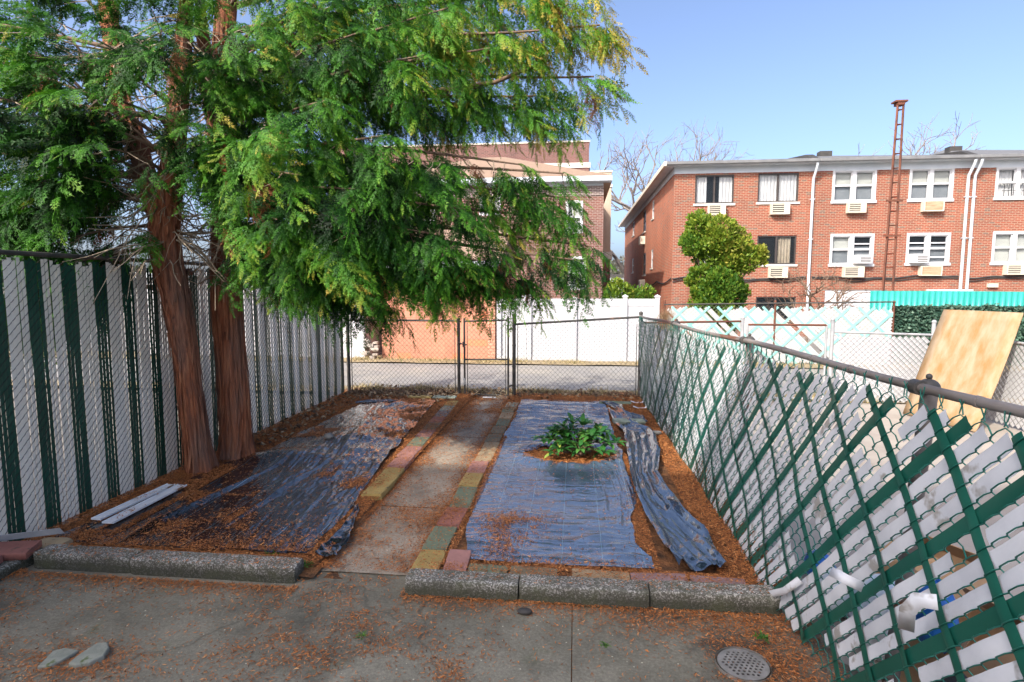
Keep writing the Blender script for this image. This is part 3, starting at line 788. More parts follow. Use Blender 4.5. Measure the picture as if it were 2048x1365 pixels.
# ---- tall left fence: upright slats in white and green bands
XL = -4.4
fl = thing('chain_link_fence', 'tall chain link fence filled with upright white and dark green slats, behind the cedar', 'fence', (XL, 6.5, 0))
def LF(u, v, w_): 
    u = np.asarray(u, float); v = np.asarray(v, float)
    return np.stack([XL + w_ + .02*np.sin(u*1.3)*v/2.3, u + 0*v, v + .0*u], -1)
PL = 0.036; U0, U1 = 2.2, 10.50
wS, gS = MB(), MB()
for k in range(int((U1 - U0) / PL)):
    u = U0 + (k + .5) * PL
    isg = (k - round((4.597 - U0) / PL) + 2) % 9 < 4
    tp = 2.30 + rng.uniform(-.03, .03)
    slat(gS if isg else wS, LF, u, rng.uniform(.02, .05), u + rng.normal(0, .003), tp, .0338, rng.uniform(-.002, .002), 8, .003, .001, rng.uniform(-.004, .004))
part(wS, 'white_slats', M['slat_white'], fl, smooth=True); part(gS, 'green_slats', M['slat_green'], fl, smooth=True)
mb = MB(); chain(mb, LF, U0, U1, .02, 2.34, PL, .0026, .008, -.007)
part(mb, 'wire_mesh', M['wire_dark'], fl, smooth=True)
part(MB().rod((XL, U0, 2.36), (XL, 10.55, 2.36), .021, 10), 'top_rail', M['pipe_dark'], fl, smooth=True)
for y in (2.4, 5.1, 7.8, 10.55):
    h_ = 2.42 if y < 10 else 1.6
    part(MB().rod((XL-.035, y, -.05), (XL-.035, y, 2.42), .03, 12).sphere((XL-.035, y, 2.42), .036), 'post', M['pipe_dark'], fl, smooth=True)
# ---- alley-end fence with gate
YE = 10.62
def EF(y0, lean=0.0):
    return lambda u, v, w_: np.stack([u + 0*v, y0 - w_ + 0*u, v + 0*u], -1)
fe = thing('chain_link_fence', 'low dark chain link fence along the alley, either side of the narrow gate', 'fence', (-.5, YE, 0))
PE = 0.045
mb = MB(); chain(mb, EF(YE), -4.3, -2.2, .03, 1.44, PE, .0023); part(mb, 'wire_mesh', M['wire_dark'], fe)
def EF2(u, v, w_):
    s = (u + 1.1) / 2.3
    return np.stack([u + 0*v, YE + .2*s - w_, v * (1 + .07*s)], -1)
mb = MB(); chain(mb, EF2, -1.07, 1.2, .03, 1.46, PE, .0023); part(mb, 'wire_mesh', M['wire_dark'], fe)
part(MB().rod((-4.33, YE, 1.45), (-2.17, YE, 1.45), .02, 10), 'top_rail', M['pipe_dark'], fe, smooth=True)
part(MB().rod((-1.12, YE, 1.39), (1.21, YE+.2, 1.53), .021, 10), 'top_rail', M['pipe_dark'], fe, smooth=True)
for x, y, h_, r in ((-4.33, YE-.02, 1.5, .034), (-2.17, YE, 1.48, .030), (-1.12, YE, 1.56, .034), (1.22, YE+.22, 1.6, .034)):
    po = part(MB().rod((x, y, -.05), (x, y, h_), r, 12).sphere((x, y, h_), r*1.2, 12, 6, (1, 1, .8)), 'post', M['pipe_dark'], fe, smooth=True)
    c_ = MB()
    for z in (.18, .6, 1.0, 1.3): c_.tube([(x, y, z-.012), (x, y, z+.012)], r+.006, 12)
    part(c_, 'clamp', M['pipe_dark'], po)
    part(MB().rod((x+(.07 if x < 0 else -.07)*(1 if x != -2.17 else -1), y-.01, .05), (x+(.07 if x < 0 else -.07)*(1 if x != -2.17 else -1), y-.01, 1.4), .008, 6), 'tension_bar', M['pipe_dark'], po)
gt = thing('gate', 'narrow chain link gate with crossbar at the end of the concrete path', 'gate', (-1.65, YE, 0))
ga, gb_ = -2.06, -1.23
fr = MB()
for x in (ga, gb_): fr.rod((x, YE, .03), (x, YE, 1.5 if x == ga else 1.54), .019, 10)
fr.rod((ga, YE, 1.44), (gb_, YE, 1.47), .017, 10).rod((ga, YE, .05), (gb_, YE, .05), .017, 10)
part(fr, 'frame', M['pipe_dark'], gt, smooth=True)
part(MB().rod((ga, YE, .72), (gb_, YE, .73), .015, 10), 'crossbar', M['pipe_dark'], gt, smooth=True)
mb = MB(); chain(mb, EF(YE), ga+.05, gb_-.04, .06, 1.44, PE, .0023); part(mb, 'wire_mesh', M['wire_dark'], gt)
for x in (ga+.055, gb_-.045): part(MB().rod((x, YE-.012, .08), (x, YE-.012, 1.42), .008, 6), 'tension_bar', M['pipe_dark'], gt)
for z in (.22, 1.28): part(MB().tube([(gb_, YE, z), (gb_+.05, YE-.03, z+.02), (-1.12, YE, z+.03)], .016, 8), 'hinge', M['pipe_dark'], gt)
for z in (1.0,): part(MB().tube([(-2.17, YE-.03, z+.05), (-2.11, YE-.05, z+.02), (ga+.05, YE-.03, z)], .014, 8).box(ga-.03, ga+.02, YE-.05, YE-.02, z-.04, z+.06), 'latch', M['pipe_dark'], gt)
tg = MB().tube([(ga-.01, YE-.03, .36), (ga+.01, YE-.04, .30), (ga, YE-.035, .25)], .02, 8)
part(tg, 'padlock', M['pipe_grey'], gt)
# dead vine tendrils on the gate
vn = MB()
for k in range(7):
    x = rng.uniform(-1.75, -1.3); P = [(x, YE-.02, 1.44)]
    for q in range(7): P.append((P[-1][0]+rng.uniform(-.05, .05), P[-1][1]+rng.uniform(-.02, .02), P[-1][2]+rng.uniform(-.02, .045)))
    vn.tube(P, .0035, 4)
o = vn.build('dead_vine', M['cable']); tag(o, 'thin dry vine tendrils curling over the top of the gate', 'vine')

# ---- long right fence: diagonal slats, leaning a little outward
fr_ = thing('chain_link_fence', 'long leaning chain link fence woven with pale and green diagonal slats', 'fence', (1.35, 5.5, 0))
def rail(u):
    s = (10.85 - u) / 8.7
    return 1.2 + .35*s, 1.55 + .12*s
def base(u):
    return 1.21 + .10*np.clip((10.85-u)/5, 0, 1) + .10*np.clip((3.8-u)/1.6, 0, 1)
def RF(u, v, w_):
    u, v, w_ = np.broadcast_arrays(np.asarray(u, float), np.asarray(v, float), np.asarray(w_, float))
    xr, zr = rail(u); zt = zr - .055 - .02*np.sin(u*2.1)**2
    t = v / 1.5
    bul = .035*np.sin(u*1.9)*np.sin(np.pi*np.clip(t, 0, 1)) + .02*np.sin(u*4.3+v*3)
    x = base(u) + (xr - .035 - base(u))*t + bul*.6 - w_
    return np.stack([x, u, .01 + t*(zt - .01)], -1)
VH = 1.5; PR = 0.0555; RU0, RU1 = 0.9, 10.72
CELL = 2*PR
wS, gS, hS = MB(), MB(), MB()
def hole(u, v):
    """places where slats have fallen out"""
    u = np.asarray(u); v = np.asarray(v)
    a = ((u-2.88)/.15)**2 + ((v-1.34)/.17)**2 < 1
    b = ((u-2.85)/.5)**2 + ((v-.02)/.15)**2 < 1
    c = ((u-2.45)/.16)**2 + ((v-.42)/.07)**2 < 1
    d = ((u-2.2)/.45)**2 + ((v-.05)/.13)**2 < 1
    e = ((u-3.45)/.18)**2 + ((v-.55)/.12)**2 < 1
    return a | b | c | d | e
def lay(mbx, u0, slope, wd, woff, wob, holes, n_per=.12, far_end=0.0):
    lo, hi = .02 + rng.uniform(0, .04), VH - rng.uniform(0.0, .035)
    q = clip_slat(u0, slope, lo, hi, RU0, RU1)
    if q is None: return
    ua, va, ub, vb = q
    n = max(6, int(math.hypot(ub-ua, vb-va) / .05))
    t = np.linspace(0, 1, n+1); U = ua + (ub-ua)*t; V = va + (vb-va)*t
    ok = ~hole(U, V) if holes else np.ones(n+1, bool)
    if holes and rng.random() < .13:
        g0 = rng.random(); ok &= ~((t > g0) & (t < g0 + rng.uniform(.04, .12)))
    i = 0
    while i < n:
        if not ok[i]: i += 1; continue
        j = i
        while j < n and ok[j+1]: j += 1
        if j - i >= 2: slat(mbx, RF, U[i], V[i], U[j], V[j], wd, woff, max(4, (j-i)), .004, wob, rng.uniform(-.006, .006))
        i = j + 1
nD = int((RU1 - RU0 + VH) / CELL) + 2
for k in range(nD):
    # "/" in the photograph: v grows towards the camera
    u0 = RU0 + (k + .5) * CELL
    if k % 4 == 2: lay(gS, u0, -1.0, .058, .000, .001, False)
    elif rng.random() > .025: lay(wS, u0 + rng.normal(0, .004), -1.0, .062, .000, .0025, True)
for k in range(-int(VH/CELL)-1, int((RU1-RU0)/CELL)+1):
    u0 = RU0 + (k + .5) * CELL
    if k % 4 == 1: lay(gS, u0, 1.0, .046, .012, .0015, False)
part(wS, 'pale_slats', M['slat_blue'], fr_, smooth=True); part(gS, 'green_slats', M['slat_teal'], fr_, smooth=True)
mb = MB()
# wires: the "/" ones ride in front in the gaps, the "\" ones pass behind the pale slats
chain(mb, RF, RU0 + PR*0 - .0, RU1, .005, VH + .03, PR, .0034, -.008, .019)
# twisted wire ends along the top
tw = mb
for k in range(int((RU1-RU0)/CELL)):
    u = RU0 + (k+.5)*CELL
    for s_ in (-1, 1):
        a = RF(u+s_*.01, VH+.005, .002); b = RF(u-s_*.012, VH+.05+rng.uniform(0, .02), .006)
        tw.tube([a, (a+b)/2 + rng.normal(0, .004, 3), b], .003, 4)
part(tw, 'wire_mesh', M['wire_green'], fr_, smooth=True)
rr = [(rail(u)[0], u, rail(u)[1] + .012*math.sin(u*1.7)) for u in np.linspace(.8, 10.85, 24)]
part(MB().tube(rr, .0215, 12), 'top_rail', M['pipe_worn'], fr_, smooth=True)
cl = MB()
for u in (1.9, 2.35, 3.3, 3.75, 4.2, 6.0, 7.2): 
    x, z = rail(u); z += .012*math.sin(u*1.7)
    cl.tube([(x, u-.012, z), (x, u+.012, z)], .0243, 12)
part(cl, 'rail_sleeves', M['pipe_worn'], fr_, smooth=True)
for u in (0.95, 2.72, 5.05, 7.9):
    x, z = rail(u); zz = z + .012*math.sin(u*1.7)
    xb = float(base(np.array(u))) + .1
    po = part(MB().rod((xb, u+.0, -.05), (x+.05, u, zz-.03), .034, 14), 'post', M['pipe_worn'], fr_, smooth=True)
    cp = MB(); cp.sphere((x+.045, u, zz+.0), .046, 14, 8, (1, 1, .85)); cp.tube([(x, u-.03, zz), (x, u+.03, zz)], .034, 12); cp.sphere((x+.045, u, zz+.048), .014, 8, 6)
    part(cp, 'loop_cap', M['pipe_dark'], po, smooth=True)
# loose, bent slats poking out of the mesh
def loose(P, wd, name, label):
    P = np.array(P, float); T = np.gradient(P, axis=0)
    side_ = np.cross(T, np.array([0, 0, CH]) - P); side_ /= np.linalg.norm(side_, axis=1)[:, None]
    m_ = MB().grid(np.stack([P - side_*wd/2, P, P + side_*wd/2], 1))
    o = m_.build(name, M['slat_blue'], smooth=True)
    so = o.modifiers.new('thick', 'SOLIDIFY'); so.thickness = .0025
    tag(o, label, 'slat', 'loose slats')
loose([XP(1508, 1184, 1.27), XP(1535, 1190, 1.27), XP(1570, 1182, 1.30), XP(1600, 1160, 1.34)], .042, 'loose_slat', 'loose white slat curling out at the foot of the right fence by the kerb end')
loose([XP(1662, 1143, 1.19), XP(1690, 1158, 1.21), XP(1725, 1175, 1.29)], .045, 'loose_slat', 'short torn slat jutting out level from the right fence')
loose([XP(1875, 1205, 1.34), XP(1835, 1200, 1.30), XP(1815, 1222, 1.28), XP(1812, 1260, 1.33)], .055, 'loose_slat', 'folded white slat bent over the mesh low in the right fence')

# ---- neighbour's alley fence and gate
YN = 10.85
fn_ = thing('chain_link_fence', 'low grey chain link fence with white diagonal slats in the yard next door', 'fence', (4.5, YN, 0))
def NF(u, v, w_): return np.stack([u + 0*v + 0*w_, YN - w_ + 0*u, v + 0*u + 0*w_], -1)
PN = 0.05
ws = MB(); Hn = 1.22
def diag(mbx, FN, U0, U1, vlo, vhi, step, wd, slope, woff=0.0, off=0.0, wob=.001):
    k = U0 - (vhi if slope > 0 else 0)
    while k < U1 + vhi:
        q = clip_slat(k + off, slope, vlo, vhi, U0, U1)
        if q: slat(mbx, FN, q[0], q[1], q[2], q[3], wd, woff, 6, .003, wob)
        k += step
diag(ws, NF, 4.72, 6.22, .03, Hn-.02, 2*PN, .062, -1.0)
part(ws, 'white_slats', M['vinyl'], fn_, smooth=True)
mb = MB(); chain(mb, NF, 4.72, 6.24, .02, Hn+.02, PN, .0028, .008, .008); part(mb, 'wire_mesh', M['wire_grey'], fn_)
part(MB().rod((4.62, YN, Hn+.06), (6.29, YN, Hn+.02), .022, 10), 'top_rail', M['pipe_grey'], fn_, smooth=True)
mb = MB(); chain(mb, NF, 1.3, 3.0, .02, 1.4, PN, .0022); part(mb, 'wire_mesh', M['wire_grey'], fn_)
part(MB().rod((1.25, YN, 1.42), (3.02, YN, 1.46), .02, 10), 'top_rail', M['rust'], fn_, smooth=True)
for x, h_ in ((3.04, 1.52), (4.6, 1.5), (6.29, 1.47)):
    part(MB().rod((x, YN, -.05), (x, YN, h_), .033, 12).sphere((x, YN, h_), .04, 12, 6), 'post', M['pipe_grey'], fn_, smooth=True)
gn = thing('gate', 'open mesh gate with rusty top bar in the yard next door', 'gate', (3.8, YN, 0))
fr = MB(); fr.rod((3.13, YN, .05), (3.13, YN, 1.42), .02, 10).rod((4.5, YN, .05), (4.5, YN, 1.42), .02, 10).rod((3.13, YN, .06), (4.5, YN, .06), .018, 10)
part(fr, 'frame', M['pipe_grey'], gn, smooth=True); part(MB().rod((3.13, YN, 1.4), (4.5, YN, 1.4), .02, 10), 'top_bar', M['rust'], gn, smooth=True)
mb = MB(); chain(mb, NF, 3.15, 4.48, .06, 1.38, PN, .0022); part(mb, 'wire_mesh', M['wire_grey'], gn)
# neighbour's side fence
fs_ = thing('chain_link_fence', 'low slatted chain link fence behind the leaning plywood board', 'fence', (6.5, 8, 0))
def SF(u, v, w_): return np.stack([6.36 + (10.85-u)*.06 - w_ + 0*v, u + 0*v + 0*w_, v + 0*u + 0*w_], -1)
ws = MB(); diag(ws, SF, 4.5, 10.8, .03, 1.24, 2*PN, .062, 1.0); part(ws, 'white_slats', M['vinyl'], fs_, smooth=True)
mb = MB(); chain(mb, SF, 4.5, 10.8, .02, 1.27, PN, .003, .008, .008); part(mb, 'wire_mesh', M['wire_grey'], fs_)
part(MB().rod((6.36, 10.82, 1.27), (6.74, 4.5, 1.27), .022, 10), 'top_rail', M['pipe_grey'], fs_, smooth=True)
for u in (4.5, 7.6): part(MB().rod((6.4+(10.85-u)*.06, u, -.05), (6.4+(10.85-u)*.06, u, 1.32), .03, 10), 'post', M['pipe_grey'], fs_, smooth=True)

# ---- white vinyl fence across the alley
YV = 15.95
fv = thing('vinyl_fence', 'white vinyl privacy fence across the alley, right of the orange garage', 'fence', (0, YV, 0))
posts = [-2.1, -1.32, .0, 1.36, 2.22]
for i, x in enumerate(posts):
    ht = 1.80
    for dx in ((-.065, .065) if i in (1,) else (0,)):
        po = part(MB().box(x+dx-.062, x+dx+.062, YV-.065, YV+.065, 0, ht), 'post', M['vinyl'], fv, bevel=.006)
        c = MB().box(x+dx-.078, x+dx+.078, YV-.08, YV+.08, ht+.001, ht+.03)
        c.add([(x+dx-.07, YV-.07, ht+.031), (x+dx+.07, YV-.07, ht+.031), (x+dx+.07, YV+.07, ht+.031), (x+dx-.07, YV+.07, ht+.031), (x+dx, YV, ht+.075)], [[0,1,4,4],[1,2,4,4],[2,3,4,4],[3,0,4,4]])
        if i != 0 and i != 2: part(c, 'cap', M['vinyl'], po)
for a, b in zip(posts[:-1], posts[1:]):
    a += .063 if a != posts[1] else .128; b -= .063 if b != posts[1] else .128
    pn = MB().box(a, b, YV-.010, YV+.010, .06, 1.56)
    p_ = part(pn, 'panel', M['vinyl'], fv)
    part(MB().box(a, b, YV-.026, YV+.026, 1.56, 1.755), 'rail', M['vinyl'], p_, bevel=.004); part(MB().box(a, b, YV-.026, YV+.026, .02, .15), 'rail', M['vinyl'], p_, bevel=.004)
# ---- lattice slat fence across the alley
YT = 15.95
ft = thing('chain_link_fence', 'chain link fence across the alley woven with white slats and a teal diamond lattice', 'fence', (5.4, YT, 0))
def TF(u, v, w_): return np.stack([u + 0*v + 0*w_, YT - w_ + .03*np.sin(u*1.4)*v + 0*u, v + 0*u + 0*w_], -1)
M['slat_aqua'] = nmat('faded_teal_slat', (0.16, 0.40, 0.36), (0.28, 0.52, 0.47), 2, rough=0.5, bstr=0)
M['slat_dirty'] = nmat('weathered_white_slat', (0.40, 0.40, 0.385), (0.54, 0.54, 0.53), 1.2, rough=0.55, bstr=0.1)
ws, gs = MB(), MB(); k = 0; st = .085
u = 2.45 - 0.0
while u < 8.3 + 1.6:
    k += 1
    lo = .03 + rng.uniform(0, .04); hi = 1.53 - abs(rng.normal(0, .05))
    if k % 7 == 0:
        q = clip_slat(u, -1.0, .03, 1.55, 2.5, 8.2)
        if q: slat(gs, TF, *q, .062, .012, 8, .003)
    elif rng.random() > .08:
        q = clip_slat(u, -1.0, lo, hi, 2.5, 8.2)
        if q: slat(ws, TF, *q, .07, 0.0, 8, .003, .002, rng.uniform(-.01, .01))
    u += st
u = 2.45 - 1.6; k = 0
while u < 8.2:
    q = clip_slat(u, 1.0, .03, 1.55, 2.5, 8.2)
    if q and k % 7 == 0: slat(gs, TF, *q, .062, .018, 8, .003)
    k += 1; u += st
part(ws, 'white_slats', M['slat_dirty'], ft, smooth=True); part(gs, 'teal_slats', M['slat_aqua'], ft, smooth=True)
mb = MB(); chain(mb, TF, 2.45, 8.22, .02, 1.58, .06, .0025, .01, .01); part(mb, 'wire_mesh', M['wire_grey'], ft)
part(MB().rod((2.4, YT, 1.6), (8.28, YT, 1.69), .02, 10), 'top_rail', M['pipe_dark'], ft, smooth=True)
for x in (2.42, 5.3, 8.26): part(MB().rod((x, YT+.03, -.05), (x, YT+.03, 1.72), .03, 10), 'post', M['rust'], ft, smooth=True)
# ---- turquoise corrugated fence and the ivy screen in front of it
M['turq'] = nmat('turquoise_sheet', (0.02, 0.25, 0.215), (0.035, 0.31, 0.265), 1.5, rough=0.4, bstr=0)
X = np.linspace(8.2, 14.5, 420); cr = .5 + .5*np.sign(np.sin(X*2*math.pi/.15))*np.abs(np.sin(X*2*math.pi/.15))**.4
mb = MB(); P = np.zeros((420, 3, 3)); P[..., 0] = X[:, None]; P[..., 1] = 17.1 + .03*cr[:, None]; P[..., 2] = np.array([0, 1.0, 1.0])[None]
P[:, 1, 2] = 1.0; P[:, 2, 2] = 1.96 + .01*np.sin(X*.8) - .02*(X-8.2)/6
mb.grid(P); o = mb.build('corrugated_fence', M['turq'], smooth=True); tag(o, 'turquoise corrugated sheet fence above the ivy screen', 'fence')
so = o.modifiers.new('thick', 'SOLIDIFY'); so.thickness = .004
# ================================================================== things in the yard
def rough_bar(x0, x1, y0, y1, z0, z1, r=.02, amp=.006, n=None, axis='x', fr=14, seed=0, taper=0.0):
    """cast or split block: rounded section swept along its length, surface roughened"""
    n = n or max(6, int(abs((x1-x0) if axis == 'x' else (y1-y0)) / .03))
    if axis == 'x': A0, A1, B0, B1 = x0, x1, y0, y1
    else: A0, A1, B0, B1 = y0, y1, x0, x1
    sec = []
    for cx, cz, a0 in ((B1-r, z1-r, 0), (B0+r, z1-r, 90), (B0+r*.3, z0, 180), (B1-r*.3, z0, 270)):
        if cz == z0: sec.append((cx, z0)); continue
        for q in range(5):
            a = RAD(a0 + q*22.5); sec.append((cx + r*math.cos(a), cz + r*math.sin(a)))
    # extra points on the long faces
    out = []
    for i in range(len(sec)):
        p, q = sec[i], sec[(i+1) % len(sec)]
        out.append(p); L = math.hypot(q[0]-p[0], q[1]-p[1]); k = int(L/.03)
        for j in range(1, k): out.append((p[0]+(q[0]-p[0])*j/k, p[1]+(q[1]-p[1])*j/k))
    sec = np.array(out); m = len(sec)
    A = np.linspace(A0, A1, n)
    P = np.zeros((n, m, 3)); cB, cZ = (B0+B1)/2, (z0+z1)/2
    for i in range(n):
        e = min(i, n-1-i); sh = 1.0 if e > 0 else 1 - min(.25, r/(B1-B0)*1.2)
        nz = amp * (fbm(A[i]*fr + sec[:, 0]*fr, sec[:, 1]*fr + np.arange(m)*.35, seed) - .47) * 2
        d = sec - [cB, cZ]; dl = d / (np.linalg.norm(d, axis=1)[:, None] + 1e-6)
        q = [cB, cZ] + d*np.array([sh, 1 - (1-sh)*.6]) + dl*nz[:, None]
        P[i, :, 0] = A[i] + amp*.6*(vnoise(q[:, 0]*20, q[:, 1]*20 + i, seed)-.5); P[i, :, 1] = q[:, 0]; P[i, :, 2] = q[:, 1]
    if axis == 'y': P = P[..., [1, 0, 2]]
    mb = MB(); V = P.reshape(-1, 3); F = []
    for i in range(n-1):
        for j in range(m):
            k = (j+1) % m; F.append([i*m+j, i*m+k, (i+1)*m+k, (i+1)*m+j])
    if axis == 'x': F = [f[::-1] for f in F]
    mb.add(V, F)
    for i, fl in ((0, 0), (n-1, 1)):
        rg = P[i]; c = rg.mean(0); vv = np.vstack([rg, c]); mb.add(vv, [[j, (j+1) % m, m, m] if fl else [(j+1) % m, j, m, m] for j in range(m)])
    return mb

def aggregate(name, a, b, c, moss):
    m, nt, p = newmat(name); v = coords(nt)
    vo = N(nt, 'ShaderNodeTexVoronoi'); vo.inputs['Scale'].default_value = 120; nt.links.new(v, vo.inputs['Vector'])
    sp = N(nt, 'ShaderNodeSeparateColor'); nt.links.new(vo.outputs['Color'], sp.inputs[0])
    cc = ramp(nt, sp.outputs[0], [(0.0, a), (0.6, b), (0.86, c)])
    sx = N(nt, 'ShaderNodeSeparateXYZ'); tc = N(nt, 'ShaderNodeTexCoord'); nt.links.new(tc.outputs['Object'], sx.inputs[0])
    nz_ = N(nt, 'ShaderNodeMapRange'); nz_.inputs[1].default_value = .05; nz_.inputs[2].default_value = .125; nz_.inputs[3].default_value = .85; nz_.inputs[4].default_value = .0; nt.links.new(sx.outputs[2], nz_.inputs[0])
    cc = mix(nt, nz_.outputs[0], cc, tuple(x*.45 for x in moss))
    cc = mix(nt, ramp(nt, noise(nt, v, 9, 6, .7), [(.45, (0,0,0)), (.68, (.8,.8,.8))]), cc, moss)
    cc = mix(nt, ramp(nt, noise(nt, v, 1.6, 6, .7), [(.45, (0,0,0)), (.7, (.7,.7,.7))]), cc, tuple(x*.5 for x in a))
    nt.links.new(cc, p.inputs['Base Color']); p.inputs['Roughness'].default_value = .9
    bump(nt, p, vo.outputs['Distance'], .7, .006)
    return m
M['kerb'] = aggregate('exposed_aggregate', (0.10, 0.096, 0.08), (0.20, 0.19, 0.16), (0.55, 0.53, 0.48), (0.075, 0.08, 0.04))
KG = 'concrete kerb lengths'
for x0, x1, y0, y1, lab in ((-4.0, -3.22, 3.70, 3.86, 'mossy concrete kerb length nearest the left fence'), (-3.21, -1.95, 3.69, 3.85, 'longer mossy concrete kerb length ending beside the path, left bed'),
                            (-1.13, -.36, 3.625, 3.785, 'speckled concrete kerb length at the path corner of the right bed'), (-.35, .50, 3.63, 3.79, 'middle speckled concrete kerb length in front of the right bed'), (.51, 1.34, 3.65, 3.81, 'speckled concrete kerb length running up to the right fence')):
    o = rough_bar(x0, x1, y0, y1, -.02, .125, .015, .008, seed=int(x0*77) % 97).build('kerb_stone', M['kerb'], smooth=True)
    tag(o, lab, 'kerb', KG)

def paver_mat(name, c):
    m, nt, p = newmat(name); v = coords(nt)
    col_ = ramp(nt, noise(nt, v, 5, 6, .7), [(.25, tuple(x*.62 for x in c)), (.6, c), (.85, tuple(min(1, x*1.25) for x in c))])
    col_ = mix(nt, ramp(nt, noise(nt, v, 14, 5, .7), [(.56, (0,0,0)), (.66, (.75,.75,.75))]), col_, (0.10, 0.08, 0.055))
    nt.links.new(col_, p.inputs['Base Color']); p.inputs['Roughness'].default_value = .85
    bump(nt, p, noise(nt, v, 60, 5, .7), .5, .004)
    return m
PV = {'yellow': (0.40, 0.29, 0.095), 'green': (0.165, 0.21, 0.135), 'pink': (0.40, 0.195, 0.165), 'red': (0.33, 0.13, 0.10), 'tan': (0.38, 0.29, 0.17), 'olive': (0.2, 0.175, 0.11), 'pale green': (0.31, 0.36, 0.28), 'mauve': (0.31, 0.20, 0.20), 'grey': (0.22, 0.22, 0.21)}
for k, c in PV.items(): M['paver_' + k] = paver_mat('paver_' + k.replace(' ', '_'), c)
ORD = ['first', 'second', 'third', 'fourth', 'fifth', 'sixth', 'seventh', 'eighth', 'ninth', 'tenth', 'eleventh', 'twelfth', 'thirteenth', 'fourteenth', 'fifteenth']
def paver(x, y, lx, ly, z, c, label, grp, rot=0.0, tilt=(0, 0), th=.055, name='paver'):
    mb = rough_bar(-lx/2, lx/2, -ly/2, ly/2, -th, 0.0, .006, .0022, axis='x' if lx >= ly else 'y', seed=int(x*91+y*37) % 991)
    o = mb.build(name, M['paver_' + c], smooth=True)
    o.location = (x, y, z); o.rotation_euler = (tilt[0], tilt[1], rot)
    return tag(o, label, 'paver', grp)
y = 3.80
for i, (c, L) in enumerate((('yellow', .40), ('green', .44), ('red', .40), ('green', .56), ('yellow', .42), ('pink', .43), ('tan', .42), ('tan', .40), ('olive', .44), ('olive', .46), ('green', .42), ('tan', .44), ('green', .42), ('pale green', .42))):
    paver(-1.06 - .012*math.sin(i*1.7), y + L/2, .20, L - .012, .066 + rng.uniform(-.006, .006), c, f'{c} paver, {ORD[i]} from the kerb in the row right of the path', 'pavers edging the right side of the path', rng.normal(0, .015), (rng.normal(0, .012), rng.normal(0, .015)))
    y += L + .004
y = 5.24
for i, (c, L) in enumerate((('yellow', .42), ('yellow', .44), ('pink', .43), ('pink', .44), ('green', .46), ('pink', .40), ('olive', .42), ('red', .42), ('grey', .40), ('pale green', .42), ('yellow', .42))):
    paver(-1.95 - .018*i, y + L/2, .21, L - .012, .085 - .003*i + rng.uniform(-.006, .006), c, f'{c} paver, {ORD[i]} from the near end of the row left of the path', 'pavers edging the left side of the path', rng.normal(.02, .02), (rng.normal(0, .015), rng.normal(0, .02)), .07)
    y += L + .006
for i, (x, yy, lx, ly, c, r) in enumerate(((-.84, 3.97, .17, .40, 'pink', .05), (-.60, 3.90, .28, .13, 'green', .0), (-.27, 3.90, .33, .14, 'olive', .01), (.20, 3.90, .40, .14, 'tan', -.01), (.60, 3.90, .38, .15, 'mauve', .02), (1.0, 3.89, .36, .16, 'mauve', -.03))):
    paver(x, yy, lx, ly, .085, c, f'{c} paver, {ORD[i]} from the path corner behind the right kerb', 'pavers laid behind the right kerb', r, (rng.normal(0, .02), rng.normal(0, .02)))
for i, (x, c) in enumerate(((-2.35, 'pale green'), (-2.80, 'yellow'))):
    paver(x, 10.17, .42, .2, .09, c, f'{c} paver flat before the alley fence, {ORD[i]} from the path', 'pavers along the alley fence', .03)
paver(.82, 8.56, .46, .2, .115, 'pale green', 'pale green paver weighing down the bunched plastic strip', 'loose pavers on the plastic', .12, (0, .02), .05)
paver(.72, 10.05, .55, .2, .08, 'green', 'green paver at the far edge of the right plastic sheet', 'loose pavers on the plastic', -.05)
paver(-4.25, 3.70, .42, .22, .15, 'red', 'red paver on the mossy edging at the left fence', 'edging by the left fence', .35, (.02, .05))
paver(-4.30, 3.45, .4, .22, .145, 'red', 'red paver nearest the viewer on the mossy edging, left fence', 'edging by the left fence', .3)
mb = rough_bar(-4.45, -4.06, 3.1, 3.92, -.03, .085, .02, .01, axis='y', seed=5); o = mb.build('edging_stone', M['kerb'], smooth=True); tag(o, 'mossy low edging stone under red pavers by the left fence', 'edging')
o = rough_bar(-4.2, -3.96, 3.86, 4.02, -.02, .10, .02, .01, seed=15).build('edging_stone', M['paver_tan'], smooth=True); tag(o, 'tan mossy block wedged between left kerb and fence', 'edging')

